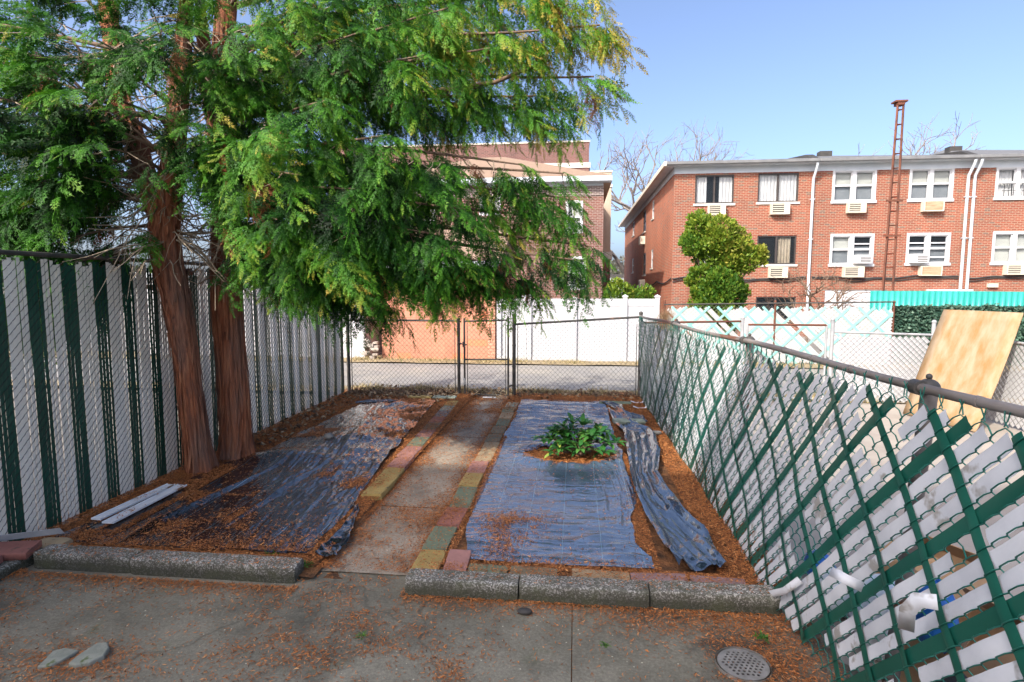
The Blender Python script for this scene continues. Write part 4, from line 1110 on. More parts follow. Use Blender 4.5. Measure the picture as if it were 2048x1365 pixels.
# ---- plastic weed sheets
def plastic(name, base, rough, stitch=True, sp=.30, off=0.0, bsc=(1, 2.2, 1), brot=0.0, bs=.5, ior=2.1):
    m, nt, p = newmat(name); v = coords(nt)
    tc = N(nt, 'ShaderNodeTexCoord'); sx = N(nt, 'ShaderNodeSeparateXYZ'); nt.links.new(tc.outputs['Object'], sx.inputs[0])
    c = ramp(nt, noise(nt, v, 2.2, 7, .7), [(.3, tuple(x*.6 for x in base)), (.7, tuple(x*1.5 for x in base))])
    dust = ramp(nt, noise(nt, coords(nt, (1, .5, 1)), 7, 8, .75), [(.55, (0,0,0)), (.78, (.40,.40,.40))])
    c = mix(nt, dust, c, (0.11, 0.10, 0.10))
    if stitch:
        a = N(nt, 'ShaderNodeMath', operation='ADD'); a.inputs[1].default_value = off + 50*sp; nt.links.new(sx.outputs[0], a.inputs[0])
        md = N(nt, 'ShaderNodeMath', operation='MODULO'); md.inputs[1].default_value = sp; nt.links.new(a.outputs[0], md.inputs[0])
        lt = N(nt, 'ShaderNodeMath', operation='LESS_THAN'); lt.inputs[1].default_value = .004; nt.links.new(md.outputs[0], lt.inputs[0])
        c = mix(nt, lt.outputs[0], c, (0.14, 0.25, 0.30))
    nt.links.new(c, p.inputs['Base Color'])
    rr_ = ramp(nt, noise(nt, v, 5, 5, .7), [(.3, (rough*.7,)*3), (.7, (rough*1.5,)*3)])
    nt.links.new(rr_, p.inputs['Roughness'])
    p.inputs['IOR'].default_value = ior; p.inputs['Specular IOR Level'].default_value = .9
    bump(nt, p, noise(nt, coords(nt, bsc, (0, 0, brot)), 7, 2, .5, .8), bs*.35, .03)
    return m
M['plastic_r'] = plastic('weed_plastic', (0.060, 0.088, 0.135), .16, True, .305, .08, (.9, 2.0, 1), .1, .45, 2.3)
M['plastic_l'] = plastic('dark_weed_plastic', (0.0075, 0.010, 0.014), .12, True, .33, .1, (2.4, .7, 1), .25, .9, 1.7)
M['plastic_f'] = plastic('bunched_weed_plastic', (0.015, 0.027, 0.052), .10, False, bsc=(1.4, .8, 1), bs=.7)

def ground_bed(x, y):
    return np.zeros_like(np.asarray(x, float)) + .03
def h_right(x, y):
    far = np.clip((y - 7.0) / .8, 0, 1); near = np.clip((5.1 - y) / .5, 0, 1)
    wx = x + .10*np.sin(y*3.1) ; wy = y + .12*fbm(x*2.5, y*2.0, 91)
    r1 = ridge(wx*1.3, wy*5.5, 21, 2); r2 = ridge(wx*3.2, wy*12, 33, 2); r3 = ridge(wx*7, wy*3.0, 45, 2)
    h = .05 + (.012 + .045*far + .032*near) * r1**2.5 + (.006 + .020*far + .014*near) * r2**2 + .008*r3**2
    edge = np.clip((x - .12) / .25, 0, 1) * np.clip((y-4.6)/.5, 0, 1) * np.clip((7.6-y)/.5, 0, 1)
    h += edge * .030 * ridge(x*13 + .6*np.sin(y*2), y*1.1, 41, 2)**2
    d = np.hypot((x-.0)/.62, (y-6.88)/.42)
    h += .05*np.exp(-((d-1.0)/.22)**2) * ridge(np.arctan2(y-6.88, x)*5, d*1.2, 5, 2)
    return h
def h_left(x, y):
    wx = x + .16*y + .05*fbm(x*4, y*1.5, 95); wy = y + .1*fbm(x*3, y*2, 97)
    a = np.clip((y-5.0)/1.2, 0, 1)*np.clip((x+3.55)/.5, .25, 1); b = np.clip((x+2.9)/.5, 0, 1)
    h = .055 + (.022 + .05*a) * ridge(wx*4.2, wy*1.0, 51, 2)**2.5 + (.007 + .028*np.maximum(a, .7*b)) * ridge(wx*11, wy*2.3, 61, 2)**2 + (.003+.010*a)*ridge(wx*21, wy*6, 63, 1)
    h += .09*np.exp(-((x+3.45)/.30)**2 - ((y-6.35)/.30)**2) + .05*np.exp(-((x+2.95)/.5)**2 - ((y-7.2)/.6)**2)
    h += .06*np.exp(-((x+3.55-.12*(y-4.4))/.035)**2)*np.clip(1-(y-4.4)/2.2, 0, 1)*np.clip((y-4)/.4, 0, 1)
    h += .035*np.exp(-((x+2.95-.06*(y-4.4))/.03)**2)*np.clip(1-abs(y-5.4)/1.2, 0, 1)
    return h
def sheet_obj(name, mat, hfun, xl, xr, y0, y1, nx, ny, lab, hole=None, rag=.03):
    s = np.linspace(0, 1, nx)[:, None]; yy = np.linspace(y0, y1, ny)[None, :]
    Y = np.repeat(yy, nx, 0)
    a = xl(Y) + rag*(fbm(Y*3, Y*0, 71)-.45)*2; b = xr(Y) + rag*(fbm(Y*3, Y*0+9, 73)-.45)*2
    X = a + (b-a)*s
    Y = Y + (rag*1.5*(fbm(X*4, X*0+3, 75)-.45)) * (np.abs((Y-y0)/(y1-y0)-.5) > .49)
    Z = hfun(X, Y)
    P = np.stack([X, Y, Z], -1); I = np.arange(nx*ny).reshape(nx, ny)
    F = np.stack([I[:-1, :-1], I[1:, :-1], I[1:, 1:], I[:-1, 1:]], -1).reshape(-1, 4)
    if hole is not None:
        C = P.reshape(-1, 3)[F].mean(1); F = F[~hole(C[:, 0], C[:, 1])]
    mb = MB(); mb.add(P.reshape(-1, 3), F)
    o = mb.build(name, mat, smooth=True); tag(o, lab, 'plastic sheet')
    return o
def plant_hole(x, y):
    n_ = .25*(vnoise(x*7, y*7, 88)-.5)
    return np.hypot((x+.03)/.50, (y-6.86)/.34) < 1 + n_
def rs_x1(y): return np.interp(y, [4, 4.25, 4.5, 5, 5.5, 7, 8, 10.2], [.58, .60, .50, .52, .62, .58, .55, .55])
sheet_obj('plastic_sheet', M['plastic_r'], h_right, lambda y: np.interp(y, [4, 4.2, 4.6, 5.2, 6, 10], [-.72, -.80, -.88, -.93, -.93, -.93]), rs_x1, 4.06, 10.15, 170, 620, 'blue grey plastic weed sheet with pale stitched lines, around the leafy plant', plant_hole)
sheet_obj('plastic_sheet', M['plastic_l'], h_left, lambda y: np.interp(y, [4, 6, 6.6, 7.5, 10], [-4.2, -4.0, -3.75, -3.8, -3.65]), lambda y: np.interp(y, [4, 5, 5.3, 9.5], [-2.02, -2.02, -2.1, -2.42]), 4.02, 9.95, 220, 520, 'crinkled black plastic weed sheet littered with brown needles, beside the cedar', None)
def ribbon(name, mat, pts, wid, hgt, lab, nx=60, ny=320, seed=0, fold=4.2):
    pts = np.array(pts, float); t = np.linspace(0, 1, ny); k = np.linspace(0, 1, len(pts))
    C = np.stack([np.interp(t, k, pts[:, 0]), np.interp(t, k, pts[:, 1])], 1)
    for _ in range(6): C[1:-1] = (C[:-2] + C[1:-1]*2 + C[2:])/4
    Wd = np.interp(t, np.linspace(0, 1, len(wid)), wid)
    T = np.gradient(C, axis=0); T /= np.linalg.norm(T, axis=1)[:, None]; Nn = np.stack([T[:, 1], -T[:, 0]], 1)
    s = np.linspace(-.5, .5, nx)
    P = np.zeros((nx, ny, 3))
    wob = .06*(fbm(t*9, t*0, seed)-.45)
    for i, q in enumerate(s):
        XY = C + Nn*(q*Wd + wob)[:, None]
        h = .055 + hgt*(ridge(q*fold + .5*np.sin(t*7) + t*2.0, t*5, seed+3, 2)**2.2) + hgt*.35*ridge(q*3.5 + t*5, t*13, seed+9, 2)**2.5 + hgt*.05*ridge(q*11, t*30, seed+19, 1) + .3*hgt*np.exp(-((abs(q)-.42)/.1)**2)
        P[i, :, :2] = XY; P[i, :, 2] = h
    mb = MB().grid(P); o = mb.build(name, mat, smooth=True); return tag(o, lab, 'plastic sheet')
ribbon('plastic_sheet', M['plastic_f'], [(.62, 9.35), (.72, 8.7), (.90, 8.0), (.86, 7.0), (.76, 6.2), (.80, 5.3), (.90, 4.6), (.93, 4.06)], [.16, .3, .42, .40, .30, .36, .40, .36], .13, 'bunched strip of blue black plastic folded along the right bed', seed=7)
ribbon('plastic_sheet', M['plastic_l'], [(-1.86, 3.99), (-1.87, 4.25), (-1.92, 4.6), (-2.0, 5.0)], [.17, .16, .08, .03], .05, 'narrow loose flap of black plastic beside the path', 14, 60, seed=17, fold=1.0)
ribbon('plastic_sheet', M['plastic_l'], [(.5, 10.1), (.72, 9.75), (.75, 9.3), (.95, 8.95), (1.05, 8.6)], [.1, .22, .12, .2, .1], .07, 'crumpled black scrap of plastic near the far right corner', 20, 60, seed=27, fold=2.0)
ribbon('plastic_sheet', M['plastic_l'], [(-3.8, 9.55), (-3.45, 9.75), (-3.1, 9.75)], [.1, .2, .1], .05, 'small crumpled plastic scrap at the far left corner', 14, 40, seed=37, fold=2.0)

# ---- small things
M['plank'] = nmat('white_plank', (0.60, 0.62, 0.64), (0.74, 0.75, 0.76), 3, rough=.5, bstr=.05, spots=(4, .63, (.25, .14, .07)))
for (a, b, wd, lab) in (((-4.02, 4.30), (-4.02, 5.22), .09, 'white vinyl strip lying nearest the left fence'), ((-3.86, 4.24), (-3.90, 5.22), .10, 'white vinyl strip lying beside the plastic, right one of two')):
    v_ = np.array(b) - a; L = np.linalg.norm(v_); ang = math.atan2(v_[1], v_[0])
    mb = MB().box(-L/2, L/2, -wd/2, wd/2, 0, .008).box(-L/2, L/2, -wd/2, -wd/2+.008, .0082, .016).box(-L/2, L/2, wd/2-.008, wd/2, .0082, .016)
    o = mb.build('vinyl_strip', M['plank'], bevel=.001); o.location = ((a[0]+b[0])/2, (a[1]+b[1])/2, .115); o.rotation_euler = (.02, .02, ang); tag(o, lab, 'strip', 'white vinyl strips')
mb = MB(); mb.add([(-4.39, 3.80, .145), (-4.08, 4.06, .11), (-4.09, 4.03, .165), (-4.39, 3.77, .20)], [[0,1,2,3]])
o = mb.build('metal_flashing', M['pipe_grey']); so = o.modifiers.new('t', 'SOLIDIFY'); so.thickness = .004; tag(o, 'bent grey metal strip at the foot of the left fence', 'metal strip')
# drain grate with real holes
M['steel'] = nmat('worn_steel', (0.20, 0.19, 0.17), (0.36, 0.34, 0.31), 14, rough=.55, metal=.3, bstr=.2)
dr = thing('drain_grate', 'round perforated metal drain cover in the concrete', 'drain', (.95, 3.13, .012))
mb = MB(); Rr = .135; cells = 27; hs = []
for i in range(-4, 5):
    for j in range(-4, 5):
        hx = i*.027 + (.0135 if j % 2 else 0); hy = j*.0235
        if math.hypot(hx, hy) < .112: hs.append((hx, hy))
n = 150; g_ = np.linspace(-Rr, Rr, n); GX, GY = np.meshgrid(g_, g_, indexing='ij'); ok = np.hypot(GX, GY) < Rr
for hx, hy in hs: ok &= np.hypot(GX-hx, GY-hy) > .0082
st_ = g_[1]-g_[0]; F = []; V = []; idx = -np.ones((n+1, n+1), int)
for i, j in zip(*np.nonzero(ok)):
    q = []
    for (a, b) in ((i, j), (i+1, j), (i+1, j+1), (i, j+1)):
        if idx[a, b] < 0: idx[a, b] = len(V); V.append((-Rr+(a-.5)*st_, -Rr+(b-.5)*st_, .008*(1-((-Rr+(a-.5)*st_)**2+(-Rr+(b-.5)*st_)**2)/Rr**2)))
        q.append(idx[a, b])
    F.append(q)
mb.add(V, F); o = mb.build('grate', M['steel'], dr); so = o.modifiers.new('t', 'SOLIDIFY'); so.thickness = .004; so.offset = -1
mb = MB().tube([(0, 0, -.02), (0, 0, .004)], Rr+.012, 32, False); mb.build('rim', M['steel'], dr)
mb = MB(); a = np.linspace(0, 2*math.pi, 33)[:-1]; mb.add([(math.cos(t)*Rr, math.sin(t)*Rr, -.006) for t in a] + [(0, 0, -.007)], [[i, (i+1) % 32, 32, 32] for i in range(32)])
mb.build('sump', M['black_tar'], dr)
# broken flat stones
def flat_stone(poly, z, th, lab, mat, name='flat_stone', tilt=(0, 0)):
    c = np.mean(poly, 0); mb = MB(); n = len(poly)
    top = [(p[0]-c[0], p[1]-c[1], 0) for p in poly]; ins = [((p[0]-c[0])*.94, (p[1]-c[1])*.94, .006) for p in poly]; bot = [(x, y, -th) for x, y, _ in top]
    mb.add(top+ins+bot, [[i, (i+1) % n, n+(i+1) % n, n+i] for i in range(n)] + [[2*n+i, 2*n+(i+1) % n, (i+1) % n, i] for i in range(n)])
    mb.add(ins + [(0, 0, .007)], [[i, (i+1) % n, n, n] for i in range(n)])
    o = mb.build(name, mat); o.location = (c[0], c[1], z); o.rotation_euler = (tilt[0], tilt[1], 0); return tag(o, lab, 'stone', 'broken flat stones')
M['slate'] = nmat('slate_stone', (0.17, 0.185, 0.15), (0.29, 0.30, 0.25), 9, rough=.85, bstr=.4, spots=(7, .6, (.10, .13, .05)))
g2 = lambda px, py: G(px, py, .02)[:2]
flat_stone([g2(137, 1330), g2(152, 1318), g2(176, 1302), g2(196, 1291), g2(215, 1290), g2(219, 1300), g2(208, 1316), g2(180, 1329), g2(152, 1334)], .03, .035, 'flat grey stone fragment with a smooth edge, right one of the pair', M['slate'], tilt=(.03, -.02))
flat_stone([g2(75, 1335), g2(90, 1320), g2(105, 1304), g2(130, 1297), g2(158, 1302), g2(140, 1313), g2(124, 1322), g2(98, 1333)], .02, .03, 'flat mossy stone fragment half under needles, left one of the pair', M['slate'])
M['river'] = nmat('round_stone', (0.15, 0.15, 0.14), (0.28, 0.27, 0.25), 12, rough=.8)
o = MB().sphere((0, 0, 0), .065, 14, 10, (1, .9, .75)).build('round_stone', M['river'], smooth=True); o.location = (-3.2, 7.1, .13); tag(o, 'round grey stone resting on the black plastic', 'stone')
o = rough_bar(-.06, .06, -.03, .03, 0, .05, .008, .003).build('broken_brick', M['paver_grey'], smooth=True); o.location = (1.13, 7.9, .07); o.rotation_euler = (.1, .1, .4); tag(o, 'pale broken brick in the needles at the right fence foot', 'brick')
o = MB().sphere((0, 0, 0), .05, 12, 8, (1.25, .7, .5)).build('bark_lump', M['black_tar'], smooth=True); o.scale = (.8, .8, .8); o.location = (-.30, 3.50, .02); tag(o, 'small black lump on the concrete before the right kerb', 'lump')
o = MB().box(-.12, .12, -.02, .02, 0, .012).build('white_stick', M['plank']); o.location = (-1.55, 10.35, .05); o.rotation_euler = (0, 0, .02); tag(o, 'short white stick lying across the path before the gate', 'stick')
rl = thing('slat_scrap', 'two torn white slat ends at the far foot of the right fence', 'slat', (1.13, 9.9, .06))
for dx, dy, r in ((0, .2, .2), (.0, -.25, -.1)):
    P = np.array([(-.14, 0, .03), (-.05, 0, .0), (.05, .02, .0), (.13, .04, .05)]); 
    mb = MB().grid(np.stack([P + [dx, dy-.03, 0], P + [dx, dy+.03, .01]], 1)); mb.build('scrap', M['slat_blue'], rl, smooth=True)
# rusty lattice mast
la = thing('lattice_mast', 'tall rusty ladder like iron mast rising in front of the brick houses', 'mast', (9.15, 18, 0))
b0, b1, t0, t1 = np.array([8.93, 18, 0.]), np.array([9.26, 18, 0.]), np.array([9.07, 18, 7.3]), np.array([9.22, 18, 7.3])
part(MB().tube([b0, t0], .034, 4), 'rail', M['rust'], la); part(MB().tube([b1, t1], .034, 4), 'rail', M['rust'], la)
b2, t2 = np.array([9.1, 18.28, 0.]), np.array([9.14, 18.13, 7.3])
part(MB().tube([b2, t2], .028, 4), 'rail', M['rust'], la)
rg = MB()
for k in range(18):
    t = (k + .5)/18; A, B, C_ = b0+(t0-b0)*t, b1+(t1-b1)*t, b2+(t2-b2)*t
    rg.rod(A, B, .016, 4).rod(B, C_, .012, 4).rod(C_, A, .012, 4)
part(rg, 'rungs', M['rust'], la)
cr = MB()
for z in (1.75, 3.55, 4.55):
    t = z/7.3; A = b0+(t0-b0)*t; cr.box(A[0]-.12, A[0]+.45-.2*t, 17.94, 17.97, z-.03, z+.03)
part(cr, 'cross_bar', M['rust'], la)
part(MB().box(8.98, 9.31, 17.93, 18.2, 7.3, 7.345).box(9.05, 9.24, 17.95, 18.18, 7.22, 7.299), 'top_plate', M['rust'], la)
# leaning plywood board
M['ply'] = nmat('weathered_plywood', (0.29, 0.165, 0.06), (0.38, 0.285, 0.185), 1.6, rough=.75, bstr=.25, bscale=24, stretch=(4, 4, .45), lo=.34, hi=.64, spots=(2.3, .70, (.36, .24, .13)))
TL, TR = np.array([6.0, 10.1, 1.715]), np.array([6.36, 8.93, 1.715])
e1 = TR - TL; dn = np.array([-.40, -.15, -1.10]); dn = dn - e1*np.dot(dn, e1)/np.dot(e1, e1); dn *= 1.70/abs(dn[2])
nrm = np.cross(e1, dn); nrm /= np.linalg.norm(nrm); nrm *= .009
nA, nB = 8, 14; A, B = np.meshgrid(np.linspace(0, 1, nA), np.linspace(0, 1, nB), indexing='ij')
Pb = TL + A[..., None]*e1 + B[..., None]*dn + (.05*np.sin(B*3.1)*(A-.3))[..., None]*nrm/.009
o = MB().grid(Pb).build('plywood_board', M['ply'], smooth=True); so = o.modifiers.new('t', 'SOLIDIFY'); so.thickness = .018; tag(o, 'warped sheet of plywood leaning on the slatted fence next door', 'board')
# clutter behind the right fence
M['card'] = nmat('cardboard', (0.36, 0.22, 0.12), (0.46, 0.30, 0.17), 4, rough=.85, bstr=.1)
M['bag_white'] = nmat('white_bag_film', (0.60, 0.68, 0.76), (0.80, 0.84, 0.88), 3, rough=.35, bstr=.3)
M['bag_blue'] = nmat('blue_bag_film', (0.01, 0.10, 0.42), (0.03, 0.2, 0.6), 3, rough=.35, bstr=.3)
def carton(x, y, lx, ly, h, rot, lab, z=0.0):
    b = thing('cardboard_box', lab, 'box', (x, y, z), 'boxes behind the right fence'); b.rotation_euler = (0, 0, rot)
    mb = MB(); t = .006
    mb.box(-lx/2, lx/2, -ly/2, -ly/2+t, 0, h).box(-lx/2, lx/2, ly/2-t, ly/2, 0, h).box(-lx/2, -lx/2+t, -ly/2+t, ly/2-t, 0, h).box(lx/2-t, lx/2, -ly/2+t, ly/2-t, 0, h).box(-lx/2+t, lx/2-t, -ly/2+t, ly/2-t, .002, .01)
    mb.build('body', M['card'], b)
    for sx_ in (-1, 1):
        f = MB(); a = (sx_*lx/2, -ly/2, h+.001); c = (sx_*lx/2, ly/2, h+.001); d = (sx_*(lx/2-.08), ly/2, h+.10); e = (sx_*(lx/2-.08), -ly/2, h+.10)
        f.quad(a, c, d, e); o = f.build('flap', M['card'], b); s_ = o.modifiers.new('t', 'SOLIDIFY'); s_.thickness = .005
    return b
carton(2.02, 3.05, .5, .42, .36, .25, 'open cardboard box behind the torn part of the right fence')
carton(2.15, 2.15, .7, .55, .62, -.15, 'large cardboard box just behind the near end of the right fence')
carton(2.35, 3.9, .45, .45, .3, .5, 'low cardboard box farther back behind the right fence')
carton(1.95, 1.45, .45, .5, .5, .1, 'cardboard box nearest the viewer behind the right fence')
def bag(x, y, z, r, sq, mt, lab, seed):
    mb = MB(); nu, nv = 26, 18; V = []
    for i in range(nv+1):
        for j in range(nu):
            th = math.pi*i/nv; ph = 2*math.pi*j/nu
            k = 1 + .35*(float(ridge(ph*2.2/1.0, th*2.5, seed, 3))-.6)
            V.append((r*sq[0]*k*math.sin(th)*math.cos(ph), r*sq[1]*k*math.sin(th)*math.sin(ph), max(-r*sq[2]*.9, r*sq[2]*k*math.cos(th))))
    F = [[i*nu+j, (i+1)*nu+j, (i+1)*nu+(j+1) % nu, i*nu+(j+1) % nu] for i in range(nv) for j in range(nu)]
    mb.add(V, F); o = mb.build('plastic_bag', mt, smooth=True); o.location = (x, y, z); return tag(o, lab, 'bag', 'bags behind the right fence')
bag(1.78, 3.32, .22, .24, (.7, .9, 1), M['bag_white'], 'crumpled pale plastic bag against the back of the right fence', 3)
bag(1.74, 2.86, .52, .15, (.6, 1, 1.2), M['bag_blue'], 'blue plastic bag showing through the torn part of the right fence', 5)
bag(1.72, 3.75, .12, .17, (.7, 1, .8), M['bag_white'], 'small white plastic bag low behind the fence by the kerb end', 7)
bag(1.76, 4.15, .1, .14, (.7, 1, .8), M['bag_blue'], 'small blue plastic bag low behind the fence, farther along', 9)
bag(1.72, 2.55, .18, .2, (.6, 1, 1), M['black_bag'] if 'black_bag' in M else M['black_tar'], 'black rubbish bag low behind the right fence', 11)
# ================================================================== vegetation
def fan_spray(L=1.0, nb=6, seed=0, droop=.25):
    """one narrow feathery cypress frond along +x, flat in xy, tip drooping; returns quads (k,4,3)"""
    r = np.random.default_rng(seed); Q = []
    def leaf(p, d, l, wd):
        d = d / np.linalg.norm(d); n = np.array([-d[1], d[0], 0.0]); z = r.normal(0, .3)*wd
        Q.append([p, p + d*l*.4 + n*wd + [0, 0, z], p + d*l, p + d*l*.4 - n*wd - [0, 0, z]])
    for i in range(nb):
        t = (i + .5) / nb; bx = np.array([t*L, r.normal(0, .01), 0]); bl = L*.34*(1 - t)**.6 * (.5 + .5*min(1, t*4)) * r.uniform(.7, 1.25) + .05*L
        for s in (-1, 1):
            a = RAD(r.uniform(24, 40)); d = np.array([math.cos(a), s*math.sin(a), 0])
            m = max(1, int(round(bl / (.12*L))))
            leaf(bx, d, bl, .016*L)
            for j in range(m):
                u = (j + .35)/m; p = bx + d*bl*u
                for s2 in (-1, 1):
                    a2 = a*s + s2*RAD(r.uniform(22, 38)); leaf(p, np.array([math.cos(a2), math.sin(a2), 0]), .12*L*(1.1 - .4*u)*r.uniform(.8, 1.3), .017*L)
        leaf(bx, np.array([1.0, 0, 0]), L/nb*1.5, .015*L)
    leaf(np.array([L*.88, 0, 0]), np.array([1.0, 0, 0]), L*.2, .02*L)
    Q = np.array(Q); x, y = Q[..., 0], Q[..., 1]
    Q[..., 2] += -droop*(x/L)**2*L*.6 - .3*np.abs(y)*(.4+.6*x/L)
    return Q
def macro_spray(seed):
    """a drooping branchlet: a thin axis carrying ragged side fronds, every frond turned a little its own way"""
    r = np.random.default_rng(seed); out = []; tt = []
    nf = int(r.integers(12, 16))
    for i in range(nf + 1):
        t = (i + .35) / (nf + .35); last = i == nf
        L = (.48 * (1 - .5*t) * r.uniform(.7, 1.2)) if not last else .26
        F = fan_spray(1.0, int(r.integers(5, 7)), seed*31 + i, r.uniform(.2, .7)) * L
        F[..., 1] *= r.uniform(.75, 1.1)
        a = 0.0 if last else (1 if i % 2 else -1) * RAD(r.uniform(22, 50))
        ro = r.normal(0, .35); c, s_ = math.cos(ro), math.sin(ro)
        y, z = F[..., 1]*c - F[..., 2]*s_, F[..., 1]*s_ + F[..., 2]*c
        pt = -r.uniform(-.05, .6); x, z = F[..., 0]*math.cos(pt) - z*math.sin(pt), F[..., 0]*math.sin(pt) + z*math.cos(pt)
        x, y = x*math.cos(a) - y*math.sin(a), x*math.sin(a) + y*math.cos(a)
        base = np.array([t*.86, r.normal(0, .015), -.38*t*t])
        Fm = np.stack([x, y, z], -1) + base; out.append(Fm)
        tt.append(np.full(len(Fm), r.normal(0, .09)) + .30*(Fm[:, 2, 0] - .55) + .18*(F[:, 2, 0]/L - .5))  # tint rises towards the tips: shaded interior and lit ends painted as leaf colour
    return np.concatenate(out), np.concatenate(tt)
SPR = [macro_spray(500 + i) for i in range(8)]
print('spray quads', [len(q[0]) for q in SPR])
class Crown:
    def __init__(s): s.items = []
    def put(s, p, d, up, size, tint): s.items.append((p, d, up, size, tint))
    def mesh(s, mb):
        for k, (S, St) in enumerate(SPR):
            it = [q for i, q in enumerate(s.items) if i % len(SPR) == k]
            if not it: continue
            P = np.array([q[0] for q in it]); D = np.array([q[1] for q in it]); U = np.array([q[2] for q in it]); sz = np.array([q[3] for q in it]); tn = np.array([q[4] for q in it])
            D /= np.linalg.norm(D, axis=1)[:, None]; U = U - D*np.sum(U*D, 1)[:, None]; U /= np.linalg.norm(U, axis=1)[:, None] + 1e-9
            Y = np.cross(U, D)
            V = P[:, None, None] + sz[:, None, None, None]*(S[None, ..., 0:1]*D[:, None, None] + S[None, ..., 1:2]*Y[:, None, None] + S[None, ..., 2:3]*U[:, None, None])
            n, m = V.shape[:2]
            T = np.clip(tn[:, None] + rng.normal(0, .035, (n, m)) + St[None], 0, 1)
            mb.add(V.reshape(-1, 3), np.arange(n*m*4).reshape(-1, 4), T.ravel())

M['bark'] = None
def bark(name, a, b, c):
    m, nt, p = newmat(name); v = coords(nt, (22, 22, 1.3))
    f = noise(nt, v, 1.6, 7, .65, .4)
    cc = ramp(nt, f, [(.30, a), (.48, b), (.68, c)])
    g_ = ramp(nt, noise(nt, coords(nt, (3, 3, .8)), 1.0, 5), [(.42, (0,0,0)), (.62, (.75,.75,.75))])
    cc = mix(nt, g_, cc, tuple(x*.75 + .06 for x in (b[0]*.5, b[1]*.8, b[2]*1.1)))
    nt.links.new(cc, p.inputs['Base Color']); p.inputs['Roughness'].default_value = .9
    bump(nt, p, f, 1.0, .035)
    return m
M['bark'] = bark('cedar_bark', (0.04, 0.014, 0.008), (0.29, 0.088, 0.034), (0.50, 0.21, 0.10))
M['limb_bark'] = nmat('limb_bark', (0.07, 0.045, 0.03), (0.26, 0.17, 0.115), 9, bstr=.4, stretch=(1, 1, 1))
M['dead_twig'] = nmat('dead_twig', (0.24, 0.18, 0.12), (0.52, 0.42, 0.30), 8, bstr=0)
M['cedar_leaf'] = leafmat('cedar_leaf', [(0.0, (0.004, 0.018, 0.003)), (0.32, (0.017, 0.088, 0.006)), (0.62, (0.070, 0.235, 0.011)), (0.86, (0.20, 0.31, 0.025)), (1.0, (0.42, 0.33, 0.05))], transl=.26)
M['brown_leaf'] = leafmat('dead_cedar_leaf', [(0.0, (0.16, 0.05, 0.02)), (0.5, (0.32, 0.11, 0.045)), (1.0, (0.42, 0.17, 0.07))])

ced = thing('cedar_tree', 'big twin stemmed cedar with red brown bark and drooping green sprays by the left fence', 'tree', (-4.05, 6.25, 0))
def stem(pix, rad, n=28, seed=0):
    K = np.array([W(a, b, y) if y > 0 else XP(a, b, y) for a, b, y in pix]); t = np.linspace(0, 1, 170); k = np.linspace(0, 1, len(K))
    P = np.stack([np.interp(t, k, K[:, i]) for i in range(3)], 1)
    for _ in range(40): P[1:-1] = (P[:-2]+P[1:-1]*2+P[2:])/4
    P += .012*np.stack([np.sin(t*19+seed), np.cos(t*15+seed), t*0], 1)
    R_ = np.interp(t, k, rad)
    def mod(a, i):
        z = P[i][2]
        fl = 1 + .32*np.exp(-max(z, 0)/.16)*(.5+.5*np.cos(a*5+seed))
        return fl*(1 + .13*(vnoise(a*3.2+.4*math.sin(z*1.3), a*0+z*.7, seed)-.5)*2 + .10*(ridge(a*7+.5*math.sin(z*2+seed), a*0+z*.8, seed+3, 2)-.6)*2 + .05*(vnoise(a*24, a*0+z*3.1, seed+5)-.5)*2)
    return P, R_, mod
trunk = MB(); stems = []
for pix, rad, sd_ in ((((403, 972, -4.15), (395, 880, -4.13), (374, 720, -4.12), (348, 600, -4.12), (332, 500, -4.13), (330, 440, -4.14), (345, 300, -4.1), (365, 150, 5.8), (380, -90, 5.9)), (.16, .125, .115, .13, .15, .135, .10, .085, .05), 1),
                      (((478, 958, 6.35), (470, 880, 6.35), (460, 720, 6.3), (455, 560, 6.3), (450, 430, 6.3), (444, 250, 6.3), (450, 90, 6.35), (455, -60, 6.4), (455, -130, 6.4)), (.19, .165, .155, .155, .14, .12, .115, .095, .06), 4),
                      (((331, 470, -4.14), (318, 420, -4.17), (280, 320, 5.7), (240, 190, 5.9), (222, 60, 6.1), (210, -30, 6.2), (205, -100, 6.2)), (.10, .10, .095, .09, .085, .08, .05), 7),
                      (((445, 330, 6.3), (420, 200, 6.1), (405, 80, 6.0), (400, -100, 6.0)), (.09, .075, .065, .03), 9)):
    P, R_, md = stem(pix, rad, seed=sd_); trunk.tube(P, R_, 96, True, 0, md); stems.append((P, R_))
part(trunk, 'trunk', M['bark'], ced, smooth=True)
# peeling fibrous strips of bark
strips = MB()
for i, cnt in ((0, 170), (1, 220), (2, 60)):
    P, R_ = stems[i]; tot = len(P)
    for _ in range(cnt):
        k0 = int(rng.uniform(2, tot*.72)); ln = int(rng.integers(5, 16)); k1 = min(tot-2, k0+ln)
        a0 = rng.uniform(0, 2*math.pi); rows = []; wd_ = rng.uniform(.006, .016)
        lift0, lift1 = rng.uniform(0, .028)*(rng.random() < .5), rng.uniform(0, .02)*(rng.random() < .3)
        for k in range(k0, k1+1):
            q = (k-k0)/max(1, k1-k0); aa = a0 + .25*math.sin(q*3+a0)*.3
            rr_ = R_[k]*1.07*(1 + .5*math.exp(-max(P[k][2], 0)/.16)*.5) + .004 + lift0*(1-q)**3 + lift1*q**3
            c = np.array([math.cos(aa), math.sin(aa), 0.0]); tng = np.array([-math.sin(aa), math.cos(aa), 0.0]); w2 = wd_*(math.sin(math.pi*min(.97, max(.08, q)))**.5)
            b = P[k] + c*rr_; rows.append([b - tng*w2, b + c*.004, b + tng*w2])
        strips.grid(np.array(rows))
part(strips, 'bark_strips', M['bark'], ced, smooth=True)
crown, brown = Crown(), Crown()
limbs, twigs = MB(), MB()
